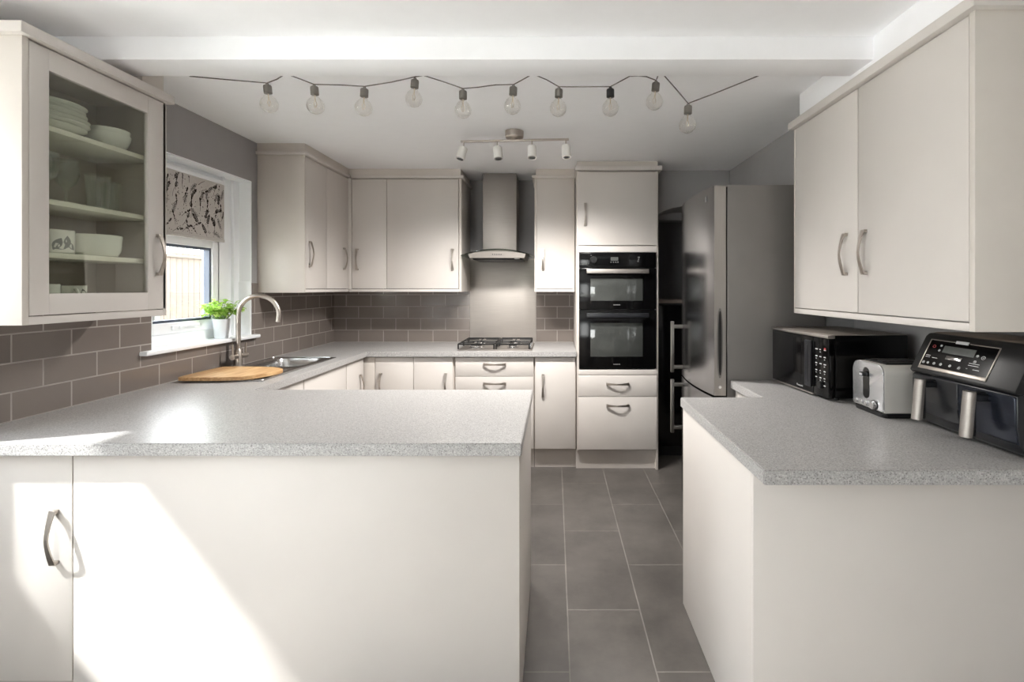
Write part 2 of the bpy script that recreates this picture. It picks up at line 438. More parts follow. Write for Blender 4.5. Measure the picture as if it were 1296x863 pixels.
glazed('door_1', 'unseen white framed garden door added behind the viewer for fill daylight', 'y', RX0, RX1, .08, 2.1, YR-.08, 1)

# kitchen window
wn = bpy.data.objects.new('window_1', None); COL.objects.link(wn); wn.location = (KL-.12, 2.825, WZ0); POS[wn.name] = Vector((0, 0, 0))
struct(wn, 'white framed window above the sink')
b = MB(); X0, X1 = KL-.16, KL-.095
b.box(X0, X1, WY0, WY0+.06, WZ0+.02, WZ1, .004); b.box(X0, X1, 3.10, WY1, WZ0+.02, WZ1, .004)
b.box(X0, X1, WY0+.06, 3.10, WZ1-.06, WZ1, .004); b.box(X0, X1, WY0+.06, 3.10, WZ0+.02, WZ0+.08, .004)
b.box(X0, X1, WY0+.06, 3.10, 1.70, 1.75, .004)
b.box(X1, X1+.012, 3.03, 3.13, WZ0+.02, WZ1-.03, .003)
b.box(X1, X1+.02, 3.17, WY1-.001, WZ0+.02, WZ1-.001, .003)
b.build('window_frame', M['upvc'], wn)
def sash(y0, y1, z0, z1, nm):
    s = MB(); w = .06; x0, x1 = X0+.01, X1+.012
    s.box(x0, x1, y0, y0+w, z0, z1, .004).box(x0, x1, y1-w, y1, z0, z1, .004)
    s.box(x0, x1, y0+w, y1-w, z0, z0+w, .004).box(x0, x1, y0+w, y1-w, z1-w, z1, .004)
    s = s.build('sash', M['upvc'], wn)
    g = MB(); t = .014
    g.box(x0+.02, x1-.012, y0+w, y0+w+t, z0+w, z1-w).box(x0+.02, x1-.012, y1-w-t, y1-w, z0+w, z1-w)
    g.box(x0+.02, x1-.012, y0+w+t, y1-w-t, z0+w, z0+w+t).box(x0+.02, x1-.012, y0+w+t, y1-w-t, z1-w-t, z1-w)
    g.build('gasket', M['gasket'], s)
    MB().box(x0+.028, x0+.034, y0+w+t, y1-w-t, z0+w+t, z1-w-t).build('glass_pane', M['pane'], s)
    return s
sa = sash(WY0+.06, 3.045, WZ0+.08, 1.70, 'a'); sash(WY0+.06, 3.045, 1.75, WZ1-.06, 'b')
hb = MB(); hb.box(X1+.012, X1+.024, 2.66, 2.74, WZ0+.098, WZ0+.122, .003)
hb.tube([(X1+.03, 2.70, WZ0+.112), (X1+.034, 2.76, WZ0+.12), (X1+.034, 2.84, WZ0+.118)], .007)
hb.build('window_handle', M['upvc'], sa)
b = MB().box(KL-.16, KL+.045, WY0-.07, WY1+.03, WZ0, WZ0+.022, .006)
b.build('window_sill', M['upvc'], wn)
b = MB(); b.box(KL-.095, KL+.001, WY1-.008, WY1+.001, WZ0+.022, WZ1)
b.box(KL-.095, KL+.001, WY0, WY1-.008, WZ1-.008, WZ1+.001)
b.box(KL-.095, KL+.001, WY0-.001, WY0+.008, WZ0+.022, WZ1-.008)
b.build('reveal_lining', M['upvc'], wn)
b = MB().box(KL-.095, KL+.003, WY1-.014, WY1-.008, WZ0+.022, 1.44, .002); b.build('reveal_tile_trim', M['upvc'], wn)

# roller blind with printed stems and leaves
bl = thing('roller_blind', 'linen roller blind with charcoal leaf print, half lowered over the window', 'blind', (KL-.05, 2.73, 2.03))
BX = KL-.052
BY0, BY1, BZ0, BZ1 = WY0+.012, 3.04, 1.68, 2.035
b = MB(); b.box(BX-.0008, BX+.0008, BY0, BY1, BZ0+.016, BZ1)
b.mi = 1
fx = BX+.0014
def leaf2(y, z, a, L, W, fill=True):
    n = 6; P = []
    for k in range(n+1): t = k/n; P.append((t*L, W*math.sin(PI*t**.85)))
    for k in range(n-1, 0, -1): t = k/n; P.append((t*L, -W*math.sin(PI*t**.85)))
    Q = [(y+px*math.cos(a)-pz*math.sin(a), z+px*math.sin(a)+pz*math.cos(a)) for px, pz in P]
    if any(not (BY0+.004 < q[0] < BY1-.004 and BZ0+.02 < q[1] < BZ1-.004) for q in Q): return
    if fill:
        vs = [b.bm.verts.new((fx, q[0], q[1])) for q in Q]
        fc = b.bm.faces.new(vs); fc.material_index = 1
    else:
        cy = sum(q[0] for q in Q)/len(Q); cz = sum(q[1] for q in Q)/len(Q)
        o_ = [b.bm.verts.new((fx, q[0], q[1])) for q in Q]
        i_ = [b.bm.verts.new((fx, cy+(q[0]-cy)*.72, cz+(q[1]-cz)*.62)) for q in Q]
        m_ = len(Q)
        for k in range(m_):
            fc = b.bm.faces.new((o_[k], o_[(k+1) % m_], i_[(k+1) % m_], i_[k])); fc.material_index = 1
def stem2(pts, w=.001):
    for p, q in zip(pts, pts[1:]):
        if any(not (BY0+.004 < r[0] < BY1-.004 and BZ0+.02 < r[1] < BZ1-.004) for r in (p, q)): continue
        d = Vector((q[0]-p[0], q[1]-p[1])); 
        if d.length < 1e-6: continue
        n = Vector((-d.y, d.x)).normalized()*w
        vs = [b.bm.verts.new((fx, *c_)) for c_ in ((p[0]+n.x, p[1]+n.y), (q[0]+n.x, q[1]+n.y), (q[0]-n.x, q[1]-n.y), (p[0]-n.x, p[1]-n.y))]
        b.bm.faces.new(vs).material_index = 1
rb = random.Random(11)
for iy in range(10):
    for iz in range(7):
        y = BY0+.03+iy*.06+rb.uniform(-.015, .015); z = BZ0+.025+iz*.046+rb.uniform(-.012, .012)
        a = PI/2+rb.uniform(-.9, .9); kind = rb.randrange(4); p = (y, z); pts = [p]
        cur = rb.uniform(-.35, .35)
        for s_ in range(6):
            a += cur*.4; p = (p[0]+.010*math.cos(a), p[1]+.010*math.sin(a)); pts.append(p)
            if kind in (0, 1) and s_ > 0:
                for sg in (-1, 1): leaf2(p[0], p[1], a+sg*.8, rb.uniform(.012, .02), .0036, kind == 0)
            if kind == 2 and s_ > 1: leaf2(p[0]+.004*(-1)**s_, p[1], a+.9*(-1)**s_, .012, .004, True)
        stem2(pts)
        if kind == 3: leaf2(p[0], p[1], a, .036, .011, False); leaf2(p[0], p[1], a, .028, .004, True)
        else: leaf2(p[0], p[1], a, .022, .006, kind != 1)
        for q in range(3): leaf2(y+rb.uniform(-.04, .04), z+rb.uniform(-.03, .03), rb.uniform(0, 6), .006, .0026)
b.mi = 0
b.build('blind_fabric', [M['blind'], M['ink']], bl, smooth=False)
MB().box(BX-.005, BX+.005, BY0, BY1, BZ0, BZ0+.018, .002).build('bottom_bar', M['blind'], bl)
MB().cyl((BX-.018, BY0, BZ1+.012), (BX-.018, BY1+.004, BZ1+.012), .018).build('roller', M['upvc'], bl)
MB().cyl((BX-.018, BY1+.004, BZ1+.012), (BX-.018, BY1+.018, BZ1+.012), .021, bev=.003).box(BX-.024, BX-.012, BY1+.014, BY1+.022, BZ1, WZ1-.009).build('bracket', M['upvc'], bl)

# garden seen through the window
g = MB().box(-14, DL-.15, YR-9, 16, -.12, -.1).box(DL-.15, 9, YR-9, YR-.15, -.12, -.1).build('ground_outside', M['grass']); struct(g, 'pale garden ground beyond the window')
fn = thing('garden_fence', 'pale weathered close-board fence outside the window', 'fence', (-6.0, 8.0, -.1))
rf_ = random.Random(3)
b = MB(); y = 2.6
while y < 13.5:
    b.box(-6.01, -5.995, y, y+.118, 0, 1.90+(.06 if 7.6 < y < 9.95 else 0)+rf_.uniform(-.003, .003), .002); y += .126
b.build('fence_boards', M['fence'], fn)
for k in range(5): MB().box(-6.06, -5.96, 2.55+k*2.4-.05, 2.55+k*2.4+.05, -.1, 2.06, .006).build('fence_post', M['post'], fn)
for k in range(4):
    for za, zb in ((1.88, 1.92), (.35, .42)): MB().box(-5.994, -5.96, 2.61+k*2.4, 2.49+(k+1)*2.4, za, zb, .003).build('fence_rail', M['fence'], fn)
tr = thing('garden_tree', 'pale loose tree showing above the garden fence', 'tree', (-8.6, 10.6, -.1))
b = MB(); b.tube([(-8.6, 10.6, -.1), (-8.55, 10.62, 1.0), (-8.6, 10.6, 2.2), (-8.5, 10.7, 4.4)], [.09, .08, .06, .02])
rt = random.Random(5)
lv = MB()
for k in range(34):
    h = rt.uniform(1.0, 3.2); a = rt.uniform(0, 2*PI); L = rt.uniform(.5, 1.3)
    p0 = Vector((-8.58, 10.6, h)); p1 = p0+Vector((math.cos(a)*L, math.sin(a)*L, rt.uniform(.1, .7)))
    b.tube([p0, (p0+p1)/2+Vector((0, 0, .1)), p1], [.02, .012, .004], 6)
    for q in range(26):
        t_ = rt.uniform(.3, 1); p = p0.lerp(p1, t_)+Vector([rt.uniform(-.16, .16) for _ in range(3)])
        d1 = Vector([rt.uniform(-1, 1) for _ in range(3)]).normalized()*.035; d2 = d1.orthogonal().normalized()*.018
        lv.bm.faces.new([lv.bm.verts.new(p+v_) for v_ in (-d1, d2, d1, -d2)])
b.build('trunk', M['bark'], tr); lv.build('leaves', M['treeleaf'], tr, smooth=False)
nb = MB().box(-5.6, -5.0, 1.15, 2.2, -.1, 5.9).build('exterior_sun_blocker', M['sun_blocker']); struct(nb, 'unseen rendered stack added to keep sun off the sink window')  # invented stack out of view, blocks direct sun through the sink window

# ---------------------------------------------------------------- handles and doors
def handle_mesh(L=.175):
    b = MB(); n = 18; rings = []
    for k in range(n+1):
        t = k/n; s_ = (t-.5)*L; u = abs(t-.5)*2
        d = .013+.021*(1-u**1.5)
        w = .0058+.0050*u**1.6
        rings.append([Vector((-w, -d, s_)), Vector((w, -d, s_)), Vector((w*.8, -d+.0055, s_)), Vector((-w*.8, -d+.0055, s_))])
    b.loft(rings, True, True)
    for sg in (-1, 1): b.box(-.0100, .0100, -.0145, 0, sg*(L/2-.006)-.006, sg*(L/2-.006)+.006, .001)
    bmesh.ops.recalc_face_normals(b.bm, faces=b.bm.faces[:])
    for f_ in b.bm.faces: f_.smooth = True
    for e in b.bm.edges:
        if len(e.link_faces) == 2 and e.calc_face_angle(0) > .6: e.smooth = False
    me = bpy.data.meshes.new('handle'); b.bm.to_mesh(me); b.bm.free(); me.materials.append(M['nickel'])
    return me
HM = handle_mesh()
FACE = {'-y': 0, '+x': PI/2, '-x': -PI/2}
def handle(parent, pos, face='-y', horiz=False):
    o = bpy.data.objects.new('handle', HM); COL.objects.link(o)
    root = parent
    while root.parent is not None: root = root.parent
    place(o, parent, Vector(pos)-Vector(root.location))
    mtx = Matrix.Rotation(FACE[face], 4, 'Z') @ (Matrix.Rotation(PI/2, 4, 'Y') if horiz else Matrix.Identity(4))
    o.rotation_euler = mtx.to_euler()
    o['label'] = 'brushed nickel bow handle'
    return o
G = .0035
def slab(root, name, x0, x1, y0, y1, z0, z1, m='cab', bev=.002):
    return MB().box(x0, x1, y0, y1, z0, z1, bev).build(name, M[m], root)
def carcass(root, x0, x1, y0, y1, z0, z1, open_=None, t=.018):
    """box of panels, open toward '-y' '+x' '-x'"""
    b = MB()
    if open_ == '-y':
        b.box(x0, x0+t, y0, y1, z0, z1, .001).box(x1-t, x1, y0, y1, z0, z1, .001).box(x0+t, x1-t, y1-t, y1, z0, z1)
        b.box(x0+t, x1-t, y0, y1-t, z0, z0+t).box(x0+t, x1-t, y0, y1-t, z1-t, z1)
    else:
        b.box(x0, x1, y0, y0+t, z0, z1, .001).box(x0, x1, y1-t, y1, z0, z1, .001)
        xb = (x0, x0+t) if open_ == '+x' else (x1-t, x1)
        b.box(*xb, y0+t, y1-t, z0, z1)
        xi = (x0+t, x1) if open_ == '+x' else (x0, x1-t)
        b.box(*xi, y0+t, y1-t, z0, z0+t).box(*xi, y0+t, y1-t, z1-t, z1)
    return b.build('carcass', M['carc'], root)

# ---------- base cabinets along the back wall (door fronts at y=3.775)
FY = 3.775; PT = .02; ZD0, ZD1 = .158, .862
def base_back(name, label, cat, x0, x1, group='base cabinets'):
    r = thing(name, label, cat, ((x0+x1)/2, 4.10, 0), 0, group)
    carcass(r, x0, x1, FY+PT+.001, 4.40, .15, .868, '-y')
    MB().box(x0, x1, FY+.055, FY+.07, 0, .148).build('plinth', M['plinth'], r)
    return r
r = base_back('base_cabinet', 'two-door cashmere base cabinet in the far corner left of the drawers', 'cabinet', -1.40, -.778)
d = slab(r, 'door', -1.382, -1.087-G, FY, FY+PT, ZD0, ZD1); handle(d, (-1.34, FY, .655))
d = slab(r, 'door', -1.087, -.786, FY, FY+PT, ZD0, ZD1); handle(d, (-.838, FY, .655))
slab(r, 'filler_strip', -1.484, -1.386, FY+.002, FY+PT, ZD0, ZD1, 'carc')
r = base_back('drawer_cabinet', 'cashmere drawer cabinet beneath the gas hob', 'cabinet', -.774, -.160)
z = ZD1
for h in (.145, .145, .405):
    d = slab(r, 'drawer', -.764, -.164, FY, FY+PT, z-h, z); handle(d, (-.462, FY, z-(.052 if h < .3 else .08)), horiz=True); z -= h+.003
r = base_back('base_cabinet', 'narrow single-door base cabinet between hob drawers and ovens', 'cabinet', -.156, .166)
d = slab(r, 'door', -.148, .158, FY, FY+PT, ZD0, ZD1); handle(d, (-.09, FY, .645))

# ---------- base cabinets along the left wall (fronts at x=-1.465)
FX = -1.465
def base_left(label, y0, y1, hy, nm='base_cabinet'):
    r = thing(nm, label, 'cabinet', (-1.7, (y0+y1)/2, 0), 0, 'base cabinets')
    carcass(r, KL+.03, FX-PT-.001, y0, y1, .15, .72 if y0 < 3.4 else .868, '+x')
    if y0 < 3.4:
        slab(r, 'front_rail', FX-PT-.02, FX-PT-.002, y0, y1, .72, .868, 'carc')
    MB().box(FX-.07, FX-.055, y0, y1, 0, .148).build('plinth', M['plinth'], r)
    d = slab(r, 'door', FX-PT, FX, y0+G, y1-G, ZD0, ZD1)
    handle(d, (FX, hy, .66), '+x')
base_left('cashmere base cabinet below the chopping board', 2.42, 2.86, 2.47)
base_left('cashmere base cabinet below the sink bowl', 2.863, 3.447, 2.92)
base_left('narrow cashmere base cabinet beyond the sink, beside the far corner', 3.45, 3.755, 3.68)

# ---------- left peninsula
r = thing('peninsula_cabinet', 'cashmere base cabinet with bow handle at the sunlit left end of the peninsula', 'cabinet', (-1.77, 1.9, 0))
PF = 1.572
carcass(r, KL+.004, -1.552, PF+PT+.001, 2.16, .15, .868, '-y')
MB().box(KL+.004, -1.552, PF+.055, PF+.07, 0, .148).build('plinth', M['plinth'], r)
d = slab(r, 'door', KL+.012, -1.549, PF, PF+PT, ZD0-.02, ZD1); handle(d, (-1.60, PF, .602))
r = thing('peninsula_casing', 'large plain cashmere back panel and end of the peninsula with a sun patch', 'panel', (-.83, 1.9, 0))
slab(r, 'back_panel', -1.545, -.113, PF, PF+.018, .002, .868)
slab(r, 'end_panel', -.131, -.1132, PF+.0185, 2.335, .002, .868)
slab(r, 'inner_panel', -1.545, -.132, 2.31, 2.328, .002, .868, 'carc')

# ---------- worktops
TH = .868; TT = .91
SX0, SX1, SY0, SY1 = -1.885, -1.565, 2.99, 3.37     # bowl hole
xs = [KL+.001, SX0, SX1, -1.44, -.105, .168]; ys = [1.542, 2.355, SY0, SY1, 3.75, YB-.001]
def ins(u, v):
    if SX0 < u < SX1 and SY0 < v < SY1: return False
    if u > -.105: return v > 3.75
    if v < 2.355: return True
    if v > 3.75: return True
    return u < -1.44
# keep the back run off the tall unit's left flank
wt = MB().grid(xs, ys, ins, TH+.001, TT, 'z', .003).build('worktop', M['top'])
tag(wt, 'speckled grey laminate worktop running from left peninsula round sink to hob', 'worktop')
RW0 = .562
wt2 = MB().grid([RW0, .93, XR-.001], [1.315, 2.19, 2.592], lambda u, v: not (u < .93 and v > 2.19), TH+.001, TT, 'z', .003).build('worktop', M['top'])
tag(wt2, 'speckled grey laminate worktop under the microwave, toaster and air fryer', 'worktop')

# ---------- right peninsula
r = thing('peninsula_casing', 'plain cashmere panels enclosing the right peninsula under the air fryer', 'panel', (1.1, 1.75, 0))
slab(r, 'side_panel', RW0+.0062, RW0+.024, 1.4205, 2.17, .002, .868)
slab(r, 'front_panel', RW0+.006, XR-.003, 1.402, 1.42, .002, .868)
r = thing('base_cabinet', 'cashmere base cabinet beneath the microwave worktop beside the fridge', 'cabinet', (1.27, 2.38, 0), 0, 'base cabinets')
carcass(r, .975, XR-.005, 1.9, 2.588, .15, .868, '-x')
d = slab(r, 'door', .953, .973, 2.18, 2.586, ZD0, ZD1); handle(d, (.953, 2.24, .66), '-x')
MB().box(1.01, 1.025, 2.18, 2.586, 0, .148).build('plinth', M['plinth'], r)

# ---------- wall cabinets
def cornice(root, segs):
    b = MB()
    for s_ in segs: b.box(*s_, .003)
    return b.build('cornice', M['cab'], root)
# glazed cabinet
GX = -1.70; GY0, GY1, GZ0, GZ1 = 1.563, 2.145, 1.279, 2.207
r = thing('glazed_wall_cabinet', 'cashmere wall cabinet with a glass door showing crockery', 'cabinet', (-1.85, 1.85, GZ0), 0, 'wall cabinets')
x0, x1 = KL+.002, GX-.022
b = MB().box(x0, GX, GY0, GY0+.02, GZ0, GZ1, .001).box(x0, GX, GY1-.018, GY1, GZ0, GZ1, .001)
b.box(x0, x1, GY0+.02, GY1-.018, GZ0+.03, GZ0+.048).box(x0, x1, GY0+.02, GY1-.018, GZ1-.02, GZ1).box(x0, x0+.008, GY0+.02, GY1-.018, GZ0+.048, GZ1-.02)
b.build('carcass', M['carc'], r)
MB().box(x1-.002, GX, GY0+.02, GY1-.018, GZ0, GZ0+.026, .001).build('light_rail', M['cab'], r)
for zz in (1.957, 1.705, 1.521):
    MB().box(x0+.009, x1-.012, GY0+.021, GY1-.019, zz-.018, zz, .001).build('shelf', M['cabin'], r)
dy0, dy1, dz0, dz1 = GY0+.022, GY1-.004, GZ0+.03, GZ1-.005
gy0, gy1, gz0, gz1 = 1.648, 2.050, 1.380, 2.130
dx0, dx1 = GX-.02, GX
b = MB().box(dx0, dx1, dy0, gy0, dz0, dz1, .0015).box(dx0, dx1, gy1, dy1, dz0, dz1, .0015)
b.box(dx0, dx1-.0006, gy0, gy1, gz1, dz1, .001).box(dx0, dx1-.0006, gy0, gy1, dz0, gz0, .001)
d = b.build('door', M['cab'], r)
MB().box(dx0+.005, dx0+.009, gy0-.001, gy1+.001, gz0-.001, gz1+.001).build('glass_pane', M['cabglass'], d)
handle(d, (GX, 2.098, 1.54), '+x')
cornice(r, [(KL+.002, GX+.022, GY0-.022, GY1+.02, GZ1, GZ1+.036)])
t = MB().box(KL+.001, -1.722, 2.045, 2.158, GZ1+.037, ZC, .001).build('trim_3', M['carc']); struct(t, 'cashmere boxing above the glazed cabinet')
# right-hand cabinet
RX = 1.21; RY0, RY1, RZ0, RZ1 = 1.410, 2.478, 1.272, 2.200
r = thing('wall_cabinet', 'large two-door cashmere wall cabinet above the microwave and air fryer', 'cabinet', (1.4, 1.94, RZ0), 0, 'wall cabinets')
b = MB().box(RX, XR-.002, RY0, RY0+.02, RZ0, RZ1, .001).box(RX, XR-.002, RY1-.012, RY1, RZ0, RZ1, .001)
b.box(RX+.022, XR-.002, RY0+.02, RY1-.012, RZ0+.026, RZ0+.044).box(RX+.022, XR-.002, RY0+.02, RY1-.012, RZ1-.02, RZ1).box(XR-.01, XR-.002, RY0+.02, RY1-.012, RZ0+.044, RZ1-.02)
b.build('carcass', M['carc'], r)
MB().box(RX, RX+.022, RY0+.02, RY1-.012, RZ0, RZ0+.024, .001).build('light_rail', M['cab'], r)
d = slab(r, 'door', RX, RX+.02, 1.955+G, RY1-.013, RZ0+.028, RZ1-.005); handle(d, (RX, 2.032, 1.538), '-x')
d = slab(r, 'door', RX, RX+.02, RY0+.022, 1.955-G, RZ0+.028, RZ1-.005); handle(d, (RX, 1.905, 1.538), '-x')
cornice(r, [(RX-.022, XR-.002, RY0-.022, RY1+.02, RZ1, RZ1+.036)])
t = MB().box(RX+.02, XR-.001, RY0+.02, 2.46, RZ1+.037, ZC, .001).build('trim_4', M['ceil']); struct(t, 'white boxing above the right wall cabinet')
# corner cabinet on the left wall
CX = -1.68; CY0, CY1, CZ0, CZ1 = 3.29, 4.0, 1.366, 2.292
r = thing('wall_cabinet', 'cashmere wall cabinet right of the window, its side panel bright', 'cabinet', (-1.84, 3.65, CZ0), 0, 'wall cabinets')
b = MB().box(KL+.002, CX, CY0, CY0+.018, CZ0, CZ1, .001).box(KL+.002, CX-.022, CY0+.018, YB-.012, CZ0, CZ0+.018).box(KL+.002, CX-.022, CY0+.018, YB-.012, CZ1-.02, CZ1)
b.build('carcass', M['carc'], r)
MB().box(CX-.022, CX-.001, CY0+.018, CY1, CZ0+.002, CZ0+.022, .001).build('light_rail', M['cab'], r)
d = slab(r, 'door', CX-.02, CX, CY0+.02, 3.617-G, CZ0+.026, CZ1-.006); handle(d, (CX, 3.355, 1.63), '+x')
d = slab(r, 'door', CX-.02, CX, 3.617, CY1-.016, CZ0+.026, CZ1-.006); handle(d, (CX, 3.90, 1.63), '+x')
cornice(r, [(KL+.002, CX+.02, CY0-.02, 3.975, CZ1, CZ1+.022)])
t = MB().box(KL+.001, CX+.0, CY0+.0, YB-.001, CZ1+.023, ZC).box(CX, -.768, 4.0, YB-.001, CZ1+.023, ZC).build('trim_5', M['carc']); struct(t, 'cashmere boxing above the corner wall cabinets')
# back wall, two doors
BY = 4.0
r = thing('wall_cabinet', 'cashmere wall cabinet with unequal doors left of the cooker hood', 'cabinet', (-1.2, 4.2, CZ0), 0, 'wall cabinets')
b = MB().box(-.781, -.761, BY, YB-.012, CZ0, CZ1, .001).box(CX+.002, -.781, BY+.021, YB-.012, CZ0, CZ0+.018).box(CX+.002, -.781, BY+.021, YB-.012, CZ1-.02, CZ1)
b.build('carcass', M['carc'], r)
MB().box(CX+.002, -.782, BY, BY+.02, CZ0, CZ0+.022, .001).box(CX-.02, CX+.022, BY-.012, BY+.02, CZ0+.023, CZ1, .001).build('light_rail', M['cab'], r)
d = slab(r, 'door', -1.655, -1.370-G, BY, BY+.02, CZ0+.026, CZ1-.006); handle(d, (-1.612, BY, 1.63))
d = slab(r, 'door', -1.370, -.785, BY, BY+.02, CZ0+.026, CZ1-.006); handle(d, (-.832, BY, 1.63))
cornice(r, [(CX+.022, -.741, BY-.02, YB-.012, CZ1, CZ1+.022)])
# back wall, single door
r = thing('wall_cabinet', 'narrow single-door cashmere wall cabinet between cooker hood and ovens', 'cabinet', (0, 4.2, CZ0), 0, 'wall cabinets')
carcass(r, -.165, .163, BY+.001, YB-.012, CZ0, CZ1, '-y')
MB().box(-.148, .146, BY-.002, BY+.018, CZ0, CZ0+.022, .001).build('light_rail', M['cab'], r)
d = slab(r, 'door', -.146, .152, BY-.003, BY+.017, CZ0+.026, CZ1-.006); handle(d, (-.096, BY-.003, 1.63))
cornice(r, [(-.185, .163, BY-.02, YB-.012, CZ1, CZ1+.022)])
t = MB().box(-.155, .160, BY+.005, YB-.001, CZ1+.023, ZC).build('trim_6', M['carc']); struct(t, 'cashmere boxing above the narrow wall cabinet')

# ---------- tall oven housing
r = thing('oven_housing', 'tall cashmere housing with a top door and two drawers around the ovens', 'cabinet', (.48, 4.1, 0))
TX0, TX1 = .170, .796; TF = 3.765
b = MB().box(TX0, TX0+.018, TF, YB-.012, .15, 2.295, .001).box(TX1-.018, TX1, TF, YB-.012, 0, 2.295, .001)
b.box(TX0+.018, TX1-.018, YB-.03, YB-.012, .15, 2.295)
for zz in (.15, .745, 1.69, 2.275): b.box(TX0+.018, TX1-.018, TF+.03, YB-.03, zz, zz+.018)
b.build('carcass', M['carc'], r)
d = slab(r, 'door', TX0+.010, TX1-.010, TF-.012, TF+.008, 1.725, 2.288); handle(d, (.234, TF-.012, 1.96))
slab(r, 'filler_strip', TX0+.012, TX1-.012, TF-.008, TF+.012, 1.672, 1.719)
slab(r, 'filler_strip', TX0+.012, TX1-.012, TF-.008, TF+.012, .732, .772)
for z0, z1, hz in ((.566, .728, .663), (.160, .562, .498)):
    d = slab(r, 'drawer', TX0+.012, TX1-.012, TF-.012, TF+.008, z0, z1); handle(d, (.483, TF-.012, hz), horiz=True)
MB().box(TX0-.005, TX1-.019, TF+.035, TF+.05, 0, .148).build('plinth', M['plinth'], r)
cornice(r, [(TX0-.012, TX1+.024, TF-.034, YB-.012, 2.296, 2.33)])
t = MB().box(TX0+.002, TX1-.004, TF+.0, YB-.001, 2.331, ZC).build('trim_7', M['carc']); struct(t, 'cashmere boxing above the oven housing')

# ---------- double oven
r = thing('double_oven', 'black built-in double oven with a steel upper handle', 'oven', (.483, TF, .776))
OX0, OX1 = .187, .779; OY = TF-.014
MB().box(OX0+.01, OX1-.01, OY+.022, 4.30, .776+.004, 1.664).build('body', M['blackm'], r)
p = MB().box(OX0, OX1, OY, OY+.02, 1.553, 1.668, .003).build('control_panel', M['black'], r)
MB().cyl((.297, OY, 1.612), (.297, OY-.022, 1.612), .028, .025, 32, .002).box(.295, .299, OY-.025, OY-.022, 1.612, 1.636).build('knob', M['blackm'], p)
MB().box(.428, .486, OY-.0012, OY, 1.606, 1.634).build('display', M['display'], p)
for k in range(4): MB().box(.428+k*.0175, .436+k*.0175, OY-.0012, OY, 1.592, 1.599).build('button', M['markdim'], p)
for q_ in ((.636, .652, 1.630, 1.636), (.640, .645, 1.612, 1.624), (.634, .643, 1.598, 1.607), (.276, .282, 1.644, 1.650)):
    MB().box(q_[0], q_[1], OY-.0012, OY, q_[2], q_[3]).build('dial_mark', M['markdim'], p)
def oven_door(z0, z1, wz0, wz1, hz, hm):
    d = MB().box(OX0, OX1, OY, OY+.02, z0, z1, .003).build('door', M['black'], r)
    MB().box(.274, .674, OY-.0015, OY, wz0, wz1, .0005).build('window', M['ovenglass'], d)
    b = MB().box(.242, .714, OY-.05, OY-.036, hz-.017, hz+.017, .004)
    b.box(.252, .268, OY-.037, OY, hz-.01, hz+.01, .002).box(.688, .704, OY-.037, OY, hz-.01, hz+.01, .002)
    b.build('handle', M[hm], d)
    b = MB()
    for k in range(7): b.box(.450+k*.0075, .4555+k*.0075, OY-.0012, OY, z0+.030, z0+.037)
    b.build('nameplate', M['markdim'], d)
oven_door(1.235, 1.548, 1.300, 1.470, 1.524, 'steel')
oven_door(.780, 1.229, .872, 1.130, 1.190, 'blackp')

# ---------- cooker hood, splashback, hob
HC = -.466
r = thing('cooker_hood', 'steel chimney hood with curved glass canopy above the hob', 'cooker hood', (HC, 4.2, 1.62))
MB().box(HC-.142, HC+.142, 4.15, YB-.002, 1.70, 2.369, .002).build('chimney', M['steel'], r)
def arcz(x, w=.30, zc=1.707, drop=.052): return zc-drop*(x/w)**2
n = 24
top = [(HC+x, arcz(x)-.003) for x in [-.232+.464*k/n for k in range(n+1)]]
poly = [(HC-.222, 1.640), (HC+.222, 1.640)] + top[::-1]
MB().prism(poly, 3.955, YB-.014, 'y').build('hood_body', mat('hood_body_steel', (126, 121, 116), .5, 1., .05, 8, stretch=(1, 1, 60)), r)
b = MB(); w = .294; rings = []
for k in range(29):
    x = -w+2*w*k/28; z = arcz(x)
    yf = 3.93+.03*(x/w)**2
    rings.append([(HC+x, yf, z), (HC+x, 4.36, z), (HC+x, 4.36, z+.006), (HC+x, yf, z+.006)])
b.loft(rings, True, True).build('glass_canopy', M['hoodglass'], r)
b = MB()
for k in range(5): b.cyl((HC-.034+k*.017, 3.9555, 1.668), (HC-.034+k*.017, 3.951, 1.668), .0048, n=14)
b.build('button', M['blackm'], r)
MB().box(HC-.20, HC+.20, 3.99, 4.38, 1.628, 1.6398, .003).build('filter', M['blackm'], r)
MB().cyl((HC+.16, 3.985, 1.6395), (HC+.16, 3.985, 1.634), .022).build('lamp', M['lampwhite'], r)
sp = MB().box(-.764, -.166, YB-.013, YB-.001, .911, 1.66, .001).build('splashback', M['steelv']); tag(sp, 'brushed steel splashback panel behind the gas hob', 'splashback')

